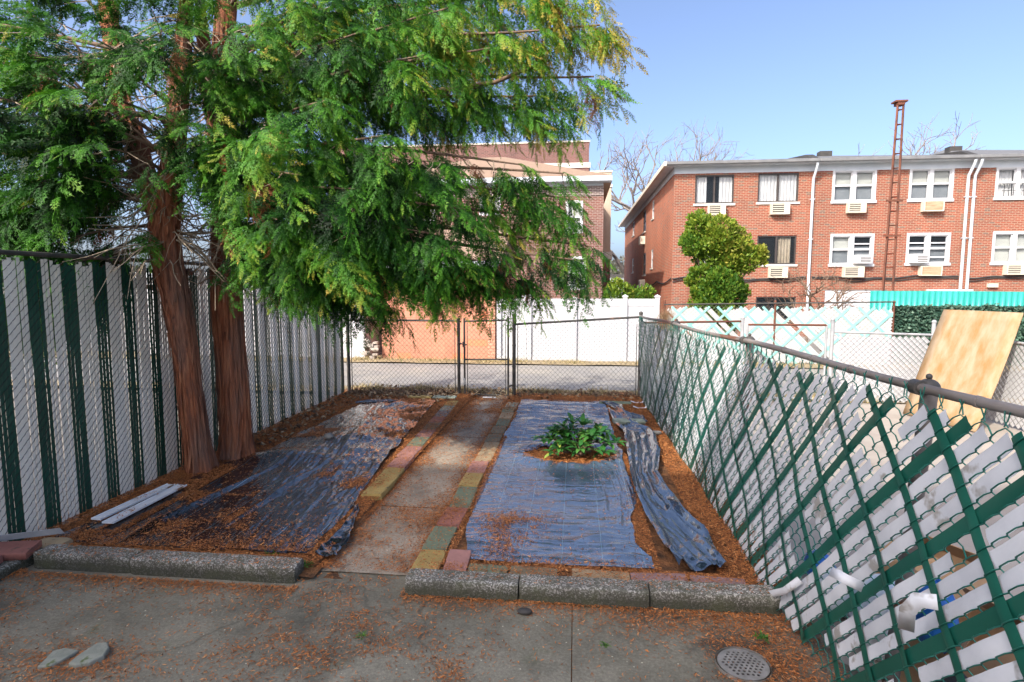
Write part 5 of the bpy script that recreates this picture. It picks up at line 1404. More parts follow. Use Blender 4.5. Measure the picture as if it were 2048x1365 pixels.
def bez(a, b, sag, n=14, arch=0.0):
    t = np.linspace(0, 1, n)[:, None]; a = np.array(a); b = np.array(b)
    P = a + (b-a)*t; P[:, 2] += (arch*np.sin(t*math.pi) - sag*t**2*(1-t)*2)[:, 0]
    P[:, :2] += .05*np.linalg.norm(b-a)*np.sin(t*math.pi*rng.uniform(1.2, 2.4))*rng.normal(0, .5, 2)
    return P
def bough(a, b, wid, n, size, gold=0.0, rad=.022, base=.34, hang=.5, start=.25, arch=.1, pbrown=.02):
    """a limb from a to b carrying flat drooping sprays over its outer part"""
    P = bez(a, b, .1, 16, arch); limbs.tube(P, np.linspace(rad, rad*.25, 16), 7)
    ax = P[-1]-P[0]; L = np.linalg.norm(ax); ax /= L; sd = np.cross(ax, [0, 0, 1]); sd /= np.linalg.norm(sd) + 1e-9
    bt = rng.normal(-.03, .12)
    for i in range(n):
        t = start + (1-start)*(rng.random()**.85); q = P[0]*0 + np.array([np.interp(t, np.linspace(0, 1, 16), P[:, k]) for k in range(3)])
        s = rng.choice([-1, 1]); off = wid*(1.05-.65*t)*rng.random()**.7
        o = q + sd*s*off + ax*off*.5*rng.random() - np.array([0, 0, 1])*(off*hang*rng.uniform(.2, 1.0) + rng.uniform(0, .10))
        d = ax*rng.uniform(.35, 1.0) + sd*s*rng.uniform(.1, .9)*(1-.5*t) - np.array([0, 0, 1])*rng.uniform(.15, 1.15)*hang*1.5
        up = np.array([rng.normal(0, .3), rng.normal(0, .3), 1.0]) + sd*s*rng.normal(.2, .3)
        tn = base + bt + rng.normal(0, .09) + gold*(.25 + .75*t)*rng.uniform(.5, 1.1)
        sz = 1.4*size*rng.uniform(.6, 1.25)
        if o[2] < 4.3 and any(np.min(np.hypot(stems[w_][0][:, 0]-o[0], np.where(stems[w_][0][:, 1] > o[1]-.1, np.maximum(stems[w_][0][:, 1]-o[1]-1.2, 0), 9)) + 3*np.abs(stems[w_][0][:, 2]-o[2])) < (.42 if o[2] < 3.0 else .20) for w_ in (0, 1)): continue
        if rng.random() < pbrown: brown.put(o, d - np.array([0, 0, .8]), up, sz*.65, rng.random())
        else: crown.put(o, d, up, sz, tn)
        if off > .12 and rng.random() < .35: twigs.tube([q, (q+o)/2 + rng.normal(0, .02, 3), o], [.006, .004, .002], 4, False)
    for s in (0, .15, -.15):
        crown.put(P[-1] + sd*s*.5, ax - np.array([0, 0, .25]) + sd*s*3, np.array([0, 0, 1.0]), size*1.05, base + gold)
def stem_at(i, z):
    P = stems[i][0]; k = np.argmin(abs(P[:, 2]-z)); return P[k]
# (stem, height on stem, tip px, tip py, tip depth, spread, sprays, spray size, gold)
BO = [
 # boughs towards the upper right, sunlight on their tips put in as gold leaf tint
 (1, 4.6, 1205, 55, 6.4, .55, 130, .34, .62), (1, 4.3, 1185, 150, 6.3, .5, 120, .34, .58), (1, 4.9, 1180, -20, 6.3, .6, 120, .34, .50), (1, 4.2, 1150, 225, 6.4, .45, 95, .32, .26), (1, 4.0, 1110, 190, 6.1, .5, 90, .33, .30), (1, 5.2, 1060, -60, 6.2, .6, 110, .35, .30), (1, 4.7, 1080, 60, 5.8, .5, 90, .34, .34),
 # middle right
 (1, 3.9, 960, 175, 6.0, .5, 70, .34, .12), (1, 3.7, 1045, 330, 5.9, .5, 110, .33, .14), (1, 3.4, 1120, 350, 6.1, .40, 75, .32, .12), (1, 3.3, 1130, 395, 6.0, .45, 110, .33, .08), (1, 3.0, 1145, 440, 6.1, .40, 95, .32, .06), (1, 2.9, 1180, 492, 6.0, .34, 85, .31, .04), (1, 2.8, 1130, 520, 5.9, .40, 90, .32, .04), (1, 2.7, 1050, 555, 5.8, .40, 90, .33, .02),
 (1, 3.5, 900, 330, 5.4, .55, 110, .36, .06), (1, 3.2, 930, 420, 5.3, .5, 105, .35, .04), (1, 3.0, 980, 500, 5.5, .45, 95, .34, .02), (1, 3.0, 860, 470, 5.2, .5, 90, .34, .02),
 (1, 2.8, 960, 600, 5.6, .40, 95, .33, .02), (1, 2.7, 900, 630, 5.5, .42, 100, .33, .02), (1, 2.6, 960, 645, 5.7, .3, 60, .31, .03), (1, 2.6, 820, 610, 5.4, .45, 95, .33, .02), (1, 2.5, 770, 680, 5.6, .36, 110, .33, .06), (1, 2.5, 700, 600, 5.6, .36, 60, .33, .06), (1, 2.4, 650, 655, 6.3, .22, 34, .30, .20), (1, 2.5, 730, 560, 5.8, .4, 60, .33, .04),
 (1, 2.6, 640, 540, 5.5, .45, 80, .34, .06), (1, 2.8, 590, 500, 5.2, .5, 90, .35, .06), (1, 2.9, 720, 470, 5.1, .5, 95, .35, .03), (1, 3.1, 700, 380, 4.9, .5, 90, .36, .06), (1, 3.3, 600, 350, 4.9, .5, 80, .36, .05), (1, 3.4, 780, 270, 4.9, .5, 95, .36, .08), (1, 3.6, 700, 200, 4.8, .5, 90, .36, .10), (1, 3.4, 560, 250, 4.7, .45, 70, .36, .08), (1, 3.0, 560, 440, 5.0, .4, 50, .34, .05),
 (1, 4.0, 850, 110, 5.1, .55, 90, .36, .14), (1, 4.1, 720, 60, 5.0, .5, 80, .36, .10), (1, 4.3, 900, 20, 5.5, .6, 100, .36, .18), (1, 4.6, 800, -40, 5.4, .6, 90, .36, .14), (1, 4.5, 640, -30, 5.2, .55, 80, .36, .10), (1, 4.2, 980, 100, 5.7, .5, 60, .34, .22),
 # in front of the stems
 (1, 3.6, 450, 130, 5.0, .4, 60, .36, .12), (1, 3.3, 420, 250, 5.0, .4, 60, .36, .08), (0, 3.2, 300, 230, 4.9, .45, 60, .36, .08), (1, 3.9, 380, 60, 4.8, .45, 60, .36, .14), (1, 3.2, 500, 330, 5.2, .35, 40, .34, .05), (0, 3.0, 290, 420, 5.2, .35, 46, .34, .06), (1, 4.3, 520, 60, 4.9, .45, 50, .36, .12), (1, 3.6, 470, 200, 5.3, .3, 34, .33, .06),
 # left
 (0, 3.3, 90, 130, 5.0, .5, 120, .40, .10), (0, 3.0, 60, 230, 5.1, .5, 110, .40, .06), (0, 3.5, -20, 110, 5.2, .55, 100, .40, .08), (0, 2.9, 130, 340, 4.9, .5, 110, .40, .06), (0, 2.7, 60, 460, 4.9, .5, 140, .40, .08), (0, 2.6, 130, 510, 5.0, .45, 140, .38, .10), (0, 2.5, 0, 540, 4.7, .45, 140, .40, .10), (0, 2.55, 200, 520, 5.1, .40, 110, .36, .10), (0, 2.5, 90, 555, 4.9, .34, 110, .36, .12), (0, 2.7, 225, 440, 5.2, .4, 100, .37, .06), (0, 2.9, 10, 400, 4.9, .5, 110, .40, .06), (0, 3.1, -60, 300, 5.1, .5, 80, .40, .04),
 (0, 3.7, 150, 180, 4.7, .5, 110, .40, .12), (0, 3.2, 190, 290, 4.7, .45, 90, .40, .08), (0, 3.9, 120, 40, 4.9, .5, 100, .40, .12), (0, 4.2, 220, 60, 4.8, .5, 90, .40, .12), (0, 3.4, -30, 190, 4.6, .5, 90, .40, .08), (0, 2.8, 240, 350, 5.1, .4, 80, .38, .08),
 (2, 4.0, 60, 20, 6.2, .6, 90, .39, .10), (2, 4.2, 170, -40, 6.2, .6, 80, .38, .10), (2, 3.7, 10, 70, 6.2, .5, 70, .38, .08), (0, 4.0, 300, 20, 5.2, .5, 80, .38, .12), (2, 3.4, 100, 260, 6.4, .5, 60, .38, .02), (2, 3.2, 40, 380, 6.4, .5, 60, .38, .02),
 # back of the crown
 (1, 4.4, 800, 60, 7.6, .6, 70, .37, .05), (1, 4.0, 900, 200, 7.6, .55, 60, .36, .05), (1, 3.5, 830, 330, 7.4, .5, 70, .36, .03), (1, 3.2, 760, 430, 7.3, .5, 60, .36, .02), (1, 4.4, 600, 40, 7.5, .6, 60, .37, .06), (1, 3.8, 620, 180, 7.4, .5, 50, .36, .03), (1, 3.0, 640, 430, 7.2, .45, 40, .35, .03), (2, 4.4, 330, 60, 7.8, .6, 50, .37, .04), (1, 2.8, 880, 540, 7.0, .4, 60, .34, .02),
 # above the frame
 (1, 5.2, 900, -90, 6.0, .6, 80, .38, .2), (1, 5.2, 600, -100, 5.4, .6, 80, .38, .14), (1, 5.2, 300, -100, 5.6, .6, 80, .38, .12), (2, 5.0, 60, -90, 6.0, .6, 70, .38, .1), (0, 4.4, -200, 20, 5.6, .6, 60, .38, .1), (0, 3.8, -250, 200, 5.4, .6, 60, .38, .06), (0, 3.0, -200, 400, 5.2, .6, 60, .38, .06),
]
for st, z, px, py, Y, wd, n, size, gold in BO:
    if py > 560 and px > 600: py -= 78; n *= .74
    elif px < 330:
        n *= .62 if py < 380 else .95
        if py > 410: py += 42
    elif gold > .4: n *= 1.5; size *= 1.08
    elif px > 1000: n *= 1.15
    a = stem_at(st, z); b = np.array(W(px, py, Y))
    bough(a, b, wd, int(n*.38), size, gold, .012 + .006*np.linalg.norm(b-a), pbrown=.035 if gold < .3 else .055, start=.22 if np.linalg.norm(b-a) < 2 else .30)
# bare thick limb seen against the sky and dead twigs round the stems
for pix in (((445, 150, 6.3), (540, 120, 6.2), (600, 85, 6.1), (680, 70, 6.1), (780, 100, 6.1)), ((700, 170, 6.2), (860, 185, 6.2), (990, 165, 6.1), (1100, 120, 6.2)), ((330, 290, 6.3), (240, 320, 6.1), (170, 340, 6.0)), ((230, 300, 7), (110, 340, 6.8), (0, 410, 6.6)), ((0, 100, 5.6), (90, 120, 5.8), (215, 110, 6.9))):
    K = np.array([W(*q) for q in pix]); limbs.tube(K, np.linspace(.042, .014, len(K)), 8)
for k in range(420):
    st = int(rng.choice([0, 1, 1, 1, 2])); z = rng.uniform(2.3, 4.9); a = stem_at(st, z)
    ang = rng.uniform(0, 2*math.pi); L = rng.uniform(.25, 1.0); d = np.array([math.cos(ang), math.sin(ang), rng.uniform(-.7, .25)])
    P = [a]
    for q in range(6):
        P.append(P[-1] + d*L/6); d = d + rng.normal(0, .22, 3) - np.array([0, 0, .06])
    twigs.tube(P, np.linspace(.011, .0025, 7), 4, False)
    for q in (2, 3, 4):
        e = P[q] + rng.normal(0, .12, 3) - np.array([0, 0, .12]); twigs.tube([P[q], (P[q]+e)/2 + rng.normal(0, .02, 3), e], [.004, .003, .0015], 4, False)
# snags on the lower stems
snag = MB()
for (px, py, Y, dx, dy, dz) in ((345, 520, 6.0, .02, -.3, .3), (318, 580, 5.95, -.35, -.05, .03), (372, 545, 5.95, .15, -.12, -.02), (450, 560, 6.15, -.02, -.1, -.02), (470, 560, 6.1, .02, -.08, .0)):
    a = np.array(W(px, py, Y+.12)); b = a + [dx, dy, dz]; snag.tube([a, (a+b)/2 + [0, 0, .03], b], [.03, .024, .014], 8)
part(limbs, 'limbs', M['limb_bark'], ced, smooth=True); part(twigs, 'dead_twigs', M['dead_twig'], ced); part(snag, 'snags', M['bark'], ced, smooth=True)
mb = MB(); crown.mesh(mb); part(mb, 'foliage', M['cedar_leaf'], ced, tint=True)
mb = MB(); brown.mesh(mb); part(mb, 'dead_sprays', M['brown_leaf'], ced, tint=True)

# ---- clipped evergreen across the alley
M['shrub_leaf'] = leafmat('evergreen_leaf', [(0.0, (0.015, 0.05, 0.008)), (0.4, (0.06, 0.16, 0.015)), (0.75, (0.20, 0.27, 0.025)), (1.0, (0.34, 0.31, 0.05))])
def leaf_cloud(mb, c, r, n, size, tint, tj=.12, squash=1.0, shell=.72, up=0.6):
    """leaf-sized faces through the outer volume of one lobe"""
    d = rng.normal(0, 1, (n, 3)); d /= np.linalg.norm(d, axis=1)[:, None]
    lump = .78 + .44*vnoise(np.arctan2(d[:, 1], d[:, 0])*2.2, d[:, 2]*3.2, int(abs(c[0]*53+c[2]*31)) % 997)
    rad = r*lump*(shell + (1-shell)*rng.random(n)**.5)
    P = np.array(c) + d*rad[:, None]*np.array([1, 1, squash])
    T = d*.7 + rng.normal(0, .45, (n, 3)) + [0, 0, up]; T /= np.linalg.norm(T, axis=1)[:, None]
    Nn = rng.normal(0, 1, (n, 3)); S_ = np.cross(T, Nn); S_ /= np.linalg.norm(S_, axis=1)[:, None]
    s = size*rng.uniform(.6, 1.4, n)[:, None]
    V = np.stack([P, P + T*s*.5 + S_*s*.28, P + T*s, P + T*s*.5 - S_*s*.28], 1)
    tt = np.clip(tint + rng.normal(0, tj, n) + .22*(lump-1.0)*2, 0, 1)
    mb.add(V.reshape(-1, 3), np.arange(n*4).reshape(-1, 4), tt)
YS = 17.5
sh = thing('evergreen_shrub', 'tall lumpy yellow green evergreen shrub standing against the end brick house', 'shrub', (4.2, YS, 0))
mb = MB()
for px, py, r, n, t in ((1440, 470, .52, 2600, .68), (1402, 455, .38, 1500, .58), (1420, 505, .45, 1500, .5), (1385, 490, .33, 1300, .45), (1470, 500, .55, 2400, .72), (1450, 530, .6, 2200, .6), (1492, 520, .40, 1500, .66), (1517, 512, .24, 800, .78), (1440, 575, .55, 2200, .42), (1415, 590, .42, 1700, .5), (1465, 590, .40, 1500, .38), (1400, 560, .35, 1300, .52), (1430, 610, .6, 1800, .5), (1430, 660, .7, 1500, .4)):
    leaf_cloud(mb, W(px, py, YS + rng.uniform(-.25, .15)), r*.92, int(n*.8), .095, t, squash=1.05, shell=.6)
    for q in range(9):
        d = rng.normal(0, 1, 3); d /= np.linalg.norm(d); leaf_cloud(mb, np.array(W(px, py, YS)) + d*r*.95, r*.28, 110, .10, t + .08, shell=.3)
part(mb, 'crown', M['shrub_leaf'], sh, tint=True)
tr_ = MB()
tr_.tube([(4.15, YS, 0), (4.2, YS, 1.2), (4.25, YS, 2.6), (4.2, YS, 3.5)], [.12, .1, .07, .03], 10)
for px, py in ((1440, 470), (1402, 455), (1385, 490), (1492, 520), (1517, 512), (1420, 505)): b = W(px, py, YS); tr_.tube([(4.2, YS, 1.6), (4.2+(b[0]-4.2)*.5, YS, 2.2), b], [.05, .035, .012], 7)
part(tr_, 'trunk', M['limb_bark'], sh, smooth=True)
for nm, pts, lab in (('evergreen_bush', ((1238, 592, 17.5, .42, 1100, .62), (1232, 572, 17.5, .2, 400, .7), (1262, 598, 17.8, .36, 800, .5), (1225, 600, 17.3, .3, 600, .5)), 'small feathery green bush peeping over the white vinyl fence'), ('evergreen_bush', ((1292, 590, 18.5, .26, 500, .55), (1285, 602, 18.5, .3, 500, .5)), 'dark little bush beside the end brick house wall')):
    c0 = W(pts[0][0], 600, pts[0][2]); o = thing(nm, lab, 'bush', (c0[0], c0[1], 0)); mb = MB()
    for px, py, Y, r, n, t in pts: leaf_cloud(mb, W(px, py, Y), r, n, .085, t)
    part(mb, 'foliage', M['shrub_leaf'], o, tint=True)
    part(MB().tube([(c0[0], c0[1], 0), (c0[0], c0[1], c0[2])], [.04, .02], 6), 'stem', M['limb_bark'], o)
# ---- ivy screen
M['ivy_leaf'] = leafmat('ivy_leaf', [(0.0, (0.012, 0.04, 0.03)), (0.5, (0.04, 0.10, 0.07)), (1.0, (0.12, 0.2, 0.14))], transl=.15)
iv = thing('ivy_screen', 'dark green leafy ivy screen on a fence below the turquoise sheets', 'hedge', (11, 16.1, 0))
n = 17000; P = np.stack([rng.uniform(8.32, 14.2, n), 16.0 + .12*rng.random(n), rng.uniform(.1, 1.0, n)**.8*1.66], 1)
P[:, 2] = np.minimum(P[:, 2], 1.54 + .16*vnoise(P[:, 0]*3.1, P[:, 0]*0, 3)*rng.random(n) - .02*(P[:, 0]-8.3)/6)
T = np.stack([rng.normal(0, .6, n), -.5-rng.random(n), rng.normal(-.3, .5, n)], 1); T /= np.linalg.norm(T, axis=1)[:, None]
S_ = np.cross(T, rng.normal(0, 1, (n, 3))); S_ /= np.linalg.norm(S_, axis=1)[:, None]; s = .075*rng.uniform(.6, 1.3, n)[:, None]
V = np.stack([P, P+T*s*.45+S_*s*.42, P+T*s, P+T*s*.45-S_*s*.42], 1)
mb = MB().add(V.reshape(-1, 3), np.arange(n*4).reshape(-1, 4), np.clip(rng.normal(.7, .22, n), 0, 1)); part(mb, 'leaves', M['ivy_leaf'], iv, tint=True)
part(MB().box(8.3, 14.2, 16.1, 16.16, 0, 1.58), 'backing', M['slat_green'], iv)
# ---- bare trees
M['bare_bark'] = nmat('bare_bark', (0.13, 0.11, 0.10), (0.26, 0.23, 0.21), 6, bstr=.2)
def bare(name, lab, base, h, seed, spread=.55, r0=None, levels=5, mat='bare_bark', split=None, cat='tree', group=None):
    r = np.random.default_rng(seed); root = thing(name, lab, cat, base, group); tr, br = MB(), MB()
    def grow(p, d, L, rad, lv):
        n = 5; P = [p]
        for q in range(n): d = d + r.normal(0, .13, 3) + np.array([0, 0, .03]); d /= np.linalg.norm(d); P.append(P[-1] + d*L/n)
        (tr if lv == 0 else br).tube(P, np.linspace(rad, rad*.62, n+1), 8 if lv < 2 else 4, False)
        if lv >= levels: return
        for q in range(int(r.integers(2, 4)) + (1 if lv == 0 else 0)):
            a = r.normal(0, 1, 3); a -= d*np.dot(a, d); a /= np.linalg.norm(a)
            k = r.uniform(.35, 1.0)*spread*1.6; nd = d + a*k; nd /= np.linalg.norm(nd)
            grow(P[int(r.integers(3, n+1))], nd, L*r.uniform(.60, .85), rad*.60, lv+1)
    grow(np.array(base, float), np.array([0, 0, 1.0]), h*.34, r0 or h*.022, 0)
    part(tr, 'trunk', M[mat], root, smooth=True); part(br, 'branches', M[mat], root)
    return root
bare('bare_tree', 'bare leafless tree beyond the far end of the end house side wall', (float(W(1262, 360, 54)[0]), 54, 0), 15.5, 5, .66, .36, 6)
bare('bare_tree', 'bare leafless tree rising behind the pale roof of the end house', (float(W(1345, 330, 56)[0]), 56, 0), 18.5, 8, .62, .38, 6)
bare('bare_tree', 'bare leafless tree rising behind the roof to the right of the rusty mast', (float(W(1862, 300, 52)[0]), 52, 0), 19.5, 12, .58, .42, 6)
bare('bare_tree', 'bare treetop just showing over the end house roof ridge', (float(W(1455, 310, 58)[0]), 58, 0), 17.5, 15, .6, .34, 6)
bare('small_bare_tree', 'small leafless fruit tree with crooked branches before the white garage door', (8.0, 19.5, 0), 3.6, 22, .75, .085, 5, 'limb_bark')
bare('small_bare_tree', 'thin leafless sapling beside the rusty mast', (7.2, 18.6, 0), 3.0, 31, .75, .05, 5, 'limb_bark')
# distant street end between the houses
dist = MB()
for k in range(26): leaf_cloud(dist, (rng.uniform(-4, 12), 110 + rng.uniform(-6, 6), rng.uniform(1, 5)), rng.uniform(1.8, 3.4), 260, .6, .35)
M['far_tree'] = leafmat('far_tree_leaf', [(0, (.10, .10, .075)), (1, (.24, .22, .17))])
o = dist.build('distant_trees', M['far_tree'], tint=True); o['kind'] = 'stuff'
fb = thing('low_building', 'low grey building far off between the two brick houses', 'building', (3, 75, 0))
part(MB().box(-6, 14, 75, 82, -.1, 3.2), 'wall', M['trim_white'], fb); part(MB().box(-6.2, 14.2, 74.8, 82.2, 3.201, 3.6), 'roof', M['black_tar'], fb)
# ---- dry brush at the end of the white fence
M['dry_brush'] = leafmat('dry_brush_leaf', [(0, (.16, .10, .055)), (1, (.38, .27, .16))])
br_ = MB()
for k in range(900):
    a = np.array([rng.normal(2.42, .12), 15.85 + rng.normal(0, .12), rng.uniform(.0, 1.35)]); d = rng.normal(0, .12, 3) + [0, 0, .14]
    s_ = np.array([.006, 0, 0]); br_.quad(a-s_, a+s_, a+d+s_*.3, a+d-s_*.3, rng.random())
o = br_.build('dry_brush', M['dry_brush'], tint=True); tag(o, 'clump of dry brown brush at the right end of the white vinyl fence', 'brush')

# ---- broad leaved plant on its stump
M['broad_leaf'] = leafmat('broad_leaf', [(0, (.015, .075, .02)), (.5, (.045, .17, .035)), (.85, (.13, .32, .06)), (1, (.38, .44, .08))], rough=.32, transl=.25)
pl = thing('leafy_shrub', 'low shrub with broad green leaves sprouting round a cut stump in the plastic sheet', 'plant', (.0, 6.95, .03))
st = MB()
for (x, y, dx, dy, h, r) in ((.10, 7.05, .03, .05, .28, .055), (.0, 7.0, -.10, .0, .26, .05), (-.08, 6.95, -.12, -.02, .24, .045), (.18, 7.0, .02, .02, .36, .035), (.05, 6.9, .1, -.1, .18, .05)):
    st.tube([(x, y, 0), (x+dx*.5, y+dy*.5, h*.55), (x+dx, y+dy, h)], [r*1.3, r, r*.85], 10)
part(st, 'stump', M['limb_bark'], pl, smooth=True)
lv, sm = MB(), MB()
def blade(mb, p, d, up, L, wd, t):
    d = d/np.linalg.norm(d); s = np.cross(d, up); s /= np.linalg.norm(s); u = np.cross(s, d)
    rows = []
    for q, wq, dz in ((0, .05, 0), (.25, .75, .03), (.5, 1, .03), (.78, .7, -.03), (1, .04, -.14)):
        c = p + d*L*q + u*L*dz; rows.append([c - s*wd*wq + u*wd*.35*wq, c, c + s*wd*wq + u*wd*.35*wq])
    mb.grid(np.array(rows), t)
for k in range(44):
    a = rng.uniform(0, 2*math.pi); rr_ = rng.uniform(.08, .50); tip = np.array([.02 + rr_*math.cos(a)*1.0, 6.92 + rr_*math.sin(a)*.62 - .05, rng.uniform(.10, .34)*(1.25 - rr_) + .05])
    p0 = np.array([.03, 6.98, .12]); sm.tube([p0, (p0+tip)/2 + [0, 0, .04], tip], [.007, .006, .004], 5, False)
    ax = tip-p0; ax /= np.linalg.norm(ax)
    m = int(rng.integers(5, 9))
    for q in range(m):
        b = 2*math.pi*q/m + rng.uniform(0, .5); d = np.array([math.cos(b), math.sin(b), 0])*.9 + ax*rng.uniform(.2, .8) + [0, 0, rng.uniform(-.35, .45)]
        blade(lv, tip, d, np.array([0, 0, 1.0]), rng.uniform(.12, .19), rng.uniform(.024, .036), float(np.clip(rng.normal(.45, .2) + (.35 if rng.random() < .08 else 0), 0, 1)))
part(sm, 'stems', M['limb_bark'], pl); part(lv, 'leaves', M['broad_leaf'], pl, smooth=True, tint=True)

# ---- needle litter, dry leaves and weeds
M['needle'] = leafmat('fallen_needles', [(0, (.08, .032, .013)), (.35, (.30, .105, .032)), (.7, (.54, .21, .065)), (1, (.70, .37, .15))], rough=.8, transl=.1)
def surf(x, y):
    z = np.zeros_like(x) + .006
    bedL = (x < -1.87) & (y > 3.86); bedR = (x > -1.16) & (y > 3.8)
    z = np.where(bedL | bedR, .058, z)
    z = np.where((x > -1.87) & (x < -1.15) & (y > 3.88), .028, z)
    inL = (x > np.interp(y, [4, 6, 6.6, 7.5, 10], [-4.2, -4.0, -3.75, -3.8, -3.65])) & (x < np.interp(y, [4, 5, 5.3, 9.5], [-2.02, -2.02, -2.1, -2.42])) & (y > 4.02) & (y < 9.95)
    inR = (x > -.9) & (x < rs_x1(y)) & (y > 4.08) & (y < 10.1) & ~plant_hole(x, y)
    z = np.where(inL, h_left(x, y) + .003, z); z = np.where(inR, h_right(x, y) + .003, z)
    pr = (np.abs(x+1.06) < .10) & (y > 3.8) & (y < 9.9); z = np.where(pr, .072, z)
    pl_ = (np.abs(x+1.95+.018*(y-5.24)/.44) < .105) & (y > 5.24) & (y < 10); z = np.where(pl_, .085, z)
    kb = (y > 3.64) & (y < 3.84) & (((x > -4) & (x < -1.95)) | ((x > -1.13) & (x < 1.34))); z = np.where(kb, .137, z)
    pk = (y > 3.84) & (y < 3.97) & (x > -1.0) & (x < 1.2); z = np.where(pk, .09, z)
    stp = ((np.abs(x+4.02) < .045) | (np.abs(x+3.88) < .05)) & (y > 4.25) & (y < 5.2); z = np.where(stp, .128, z)
    fold = (np.abs(x - .84) < .2) & (y > 4.05) & (y < 9); z = np.where(fold, -1, z)
    return z, inL, inR, kb, pk, pr | pl_
def dens(x, y):
    z, inL, inR, kb, pk, pv = surf(x, y)
    n1 = fbm(x*1.6, y*1.6, 201, 5); n2 = fbm(x*4.5, y*4.5, 211, 4)
    clump = np.clip((n1 - .42)*5, 0, 1)*np.clip((n2 - .36)*4, 0, 1)
    d = np.zeros_like(x)
    pat = y < 3.9
    d = np.where(pat, .008 + .34*clump**1.3*np.clip((fbm(x*.8+3, y*.8, 231, 3)-.38)*5, 0, 1) + .02*n2, d)
    pathz = np.exp(-((x+1.45)/.55)**2)*np.exp(-((y-3.1)/.7)**2); d += np.where(pat, .28*pathz*np.clip((n2-.3)*3, 0, 1), 0)
    fr_ = np.exp(-np.clip(3.64-y, 0, 9)/.07)*(y < 3.66)*((x < -1.9) | (x > -1.16)); d += .95*fr_
    d += .8*np.exp(-((x+4.3)/.30)**2)*(y < 3.4)*np.clip((n1-.3)*3, 0, 1) + .5*np.exp(-((x+2.72)/.30)**2-((y-2.75)/.16)**2)
    d += .45*np.exp(-((x-1.2)/.25)**2)*(y < 3.6) + .25*np.exp(-((x-.6)/.35)**2-((y-3.45)/.12)**2)
    path = (x > -1.87) & (x < -1.15) & (y > 3.88)
    e = np.minimum(x+1.87, -1.15-x); d = np.where(path, .05 + .9*np.exp(-e/.075) + .42*clump, d)
    bed = ((x < -1.87) | (x > -1.16)) & (y > 3.88)
    d = np.where(bed, .62, d)
    d = np.where(inL, .035 + .75*np.clip((n1-.50)*7, 0, 1)*np.clip((n2-.38)*4, 0, 1) + .55*np.exp(-(y-4.0)/.16), d)
    d = np.where(inR, .010 + .05*clump + .95*np.exp(-((x+.52)/.20)**2-((y-4.72)/.22)**2)*np.clip((n2-.25)*4, 0, 1) + .5*np.exp(-((x+.55)/.12)**2-((y-4.3)/.14)**2) + .5*np.exp(-(np.hypot((x+.03)/.5, (y-6.86)/.34)-1)**2/.02) + .35*np.exp(-(y-4.06)/.05), d)
    d = np.where(kb, .05 + .05*clump, d); d = np.where(pk, .20, d); d = np.where(pv, .10 + .25*clump, d)
    d = np.where((x < -3.74) & (y > 3.9) & (y < 6), np.maximum(d, .9*np.clip((n2-.22)*4, 0, 1)), d)
    d = np.where((z > .1279) & (z < .1281), .12*(n2 > .5), d)
    d = np.where(z < 0, 0, d); d = np.where(y > 10.6, d*.4, d)
    d = np.where(np.hypot(x-.95, y-3.13) < .15, d*.1, d)
    return d, z
nc = 1900000
x = rng.uniform(-4.4, 1.5, nc); y = 1.6 + 9.2*rng.random(nc)**1.35
dd, z = dens(x, y); wgt = 1.0
k = rng.random(nc) < dd*.62; x, y, z = x[k], y[k], z[k]; n = len(x)
a = rng.uniform(0, 2*math.pi, n); L = rng.uniform(.004, .015, n)*(1+.07*y); wd = rng.uniform(.0009, .0026, n)*(1 + .16*y**.8)
tz = rng.normal(0, .35, n); up = rng.random(n)*.012*np.clip(dd[k], 0, 1)
D = np.stack([np.cos(a), np.sin(a), tz*.5], 1); Sd = np.stack([-np.sin(a), np.cos(a), rng.normal(0, .4, n)], 1)
C = np.stack([x, y, z + up + np.abs(tz)*L*.5 + .0015], 1)
bend = Sd*(rng.normal(0, .25, n)*L)[:, None]
V = np.stack([C - D*L[:, None] - Sd*wd[:, None]*.4, C - Sd*wd[:, None] + bend, C + D*L[:, None], C + Sd*wd[:, None] + bend], 1)
mb = MB().add(V.reshape(-1, 3), np.arange(n*4).reshape(-1, 4), np.clip(rng.normal(.45, .2, n), 0, 1))
o = mb.build('needle_litter', M['needle'], tint=True); o['kind'] = 'stuff'
print('needles', n)
# dry broad leaves at the far end of the beds and the alley verge
M['dry_leaf'] = leafmat('dry_leaf', [(0, (.07, .045, .03)), (.5, (.22, .14, .08)), (1, (.42, .32, .2))], rough=.8, transl=.15)
n = 2600; x = np.concatenate([rng.uniform(-4.3, -2.2, 1300), rng.uniform(-4.4, 1.3, 900), rng.uniform(-4.4, -3.8, 400)]); y = np.concatenate([rng.normal(10.4, .22, 1300), rng.normal(10.8, .25, 900), rng.uniform(6.8, 10, 400)])
zb_ = .05 + .04*rng.random(n); D = rng.normal(0, 1, (n, 3)); D[:, 2] *= .5; D /= np.linalg.norm(D, axis=1)[:, None]; Sd = np.cross(D, rng.normal(0, 1, (n, 3)) + [0, 0, 2]); Sd /= np.linalg.norm(Sd, axis=1)[:, None]
s = rng.uniform(.02, .055, n)[:, None]; C = np.stack([x, y, zb_], 1)
V = np.stack([C - D*s, C + Sd*s*.5 + [0, 0, .008], C + D*s, C - Sd*s*.5 + [0, 0, .008]], 1)
o = MB().add(V.reshape(-1, 3), np.arange(n*4).reshape(-1, 4), rng.random(n)).build('fallen_leaves', M['dry_leaf'], tint=True); o['kind'] = 'stuff'
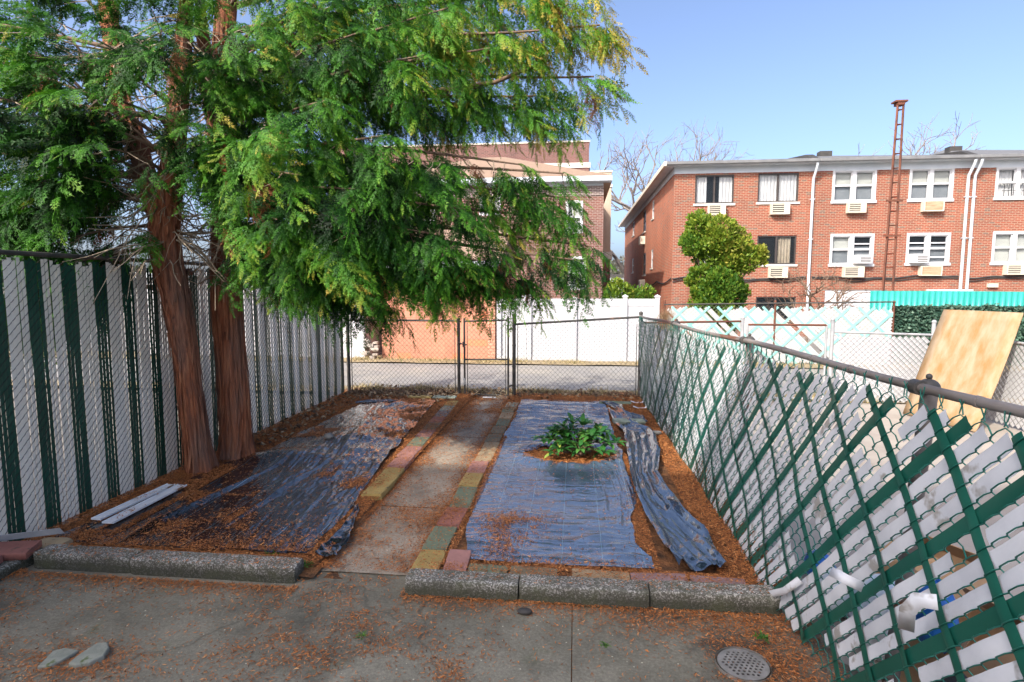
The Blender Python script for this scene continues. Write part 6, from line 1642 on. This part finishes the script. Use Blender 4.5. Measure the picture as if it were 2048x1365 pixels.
# verge grass tufts
M['straw'] = leafmat('dry_grass', [(0, (.10, .12, .03)), (.4, (.26, .21, .09)), (1, (.50, .40, .22))], transl=.2)
n = 15000; x = np.concatenate([rng.uniform(-12, 12, 9000), rng.uniform(-4.5, 6.5, 6000)]); y = np.concatenate([15.62 + rng.normal(0, .18, 9000), 11.05 + rng.normal(0, .18, 6000)])
cl_ = fbm(x*2, y*2, 301, 3); k = rng.random(n) < np.clip((cl_-.3)*3, .05, 1); x, y = x[k], y[k]; n = len(x)
h = rng.uniform(.03, .13, n)*(.5 + cl_[k]); C = np.stack([x, y, .02 + 0*x], 1); T = np.stack([rng.normal(0, .5, n), rng.normal(0, .5, n), np.ones(n)], 1)*h[:, None]; Sd = np.stack([np.ones(n)*.006, rng.normal(0, .004, n), 0*x], 1)
V = np.stack([C - Sd, C + Sd, C + T + Sd*.2, C + T - Sd*.2], 1)
o = MB().add(V.reshape(-1, 3), np.arange(n*4).reshape(-1, 4), np.clip(rng.normal(.6, .25, n), 0, 1)).build('verge_grass', M['straw'], tint=True); o['kind'] = 'stuff'
# small weeds
M['weed_leaf'] = leafmat('weed_leaf', [(0, (.03, .11, .02)), (1, (.16, .32, .05))])
for (px, py, sz, lab) in ((542, 1118, .06, 'bright green weed tuft at the back of the left kerb'), (615, 1140, .05, 'small weed at the path end of the left kerb'), (1522, 1288, .05, 'little weed sprouting above the drain cover'), (725, 1282, .035, 'tiny weed on the open concrete near the path'), (1210, 1302, .035, 'tiny weed on the concrete in front of the right kerb'), (1370, 845, .12, 'grassy weed patch in the far right corner of the bed')):
    g_ = G(px, py, .02); mb = MB()
    for q in range(26): blade(mb, np.array([rng.normal(0, sz*.35), rng.normal(0, sz*.35), 0.03]), np.array([rng.normal(), rng.normal(), rng.uniform(.3, 1.2)]), np.array([.1, .1, 1.0]), sz*rng.uniform(.5, 1), sz*.13, rng.random())
    o = mb.build('weed', M['weed_leaf'], smooth=True, tint=True); o.location = g_; tag(o, lab, 'weed')
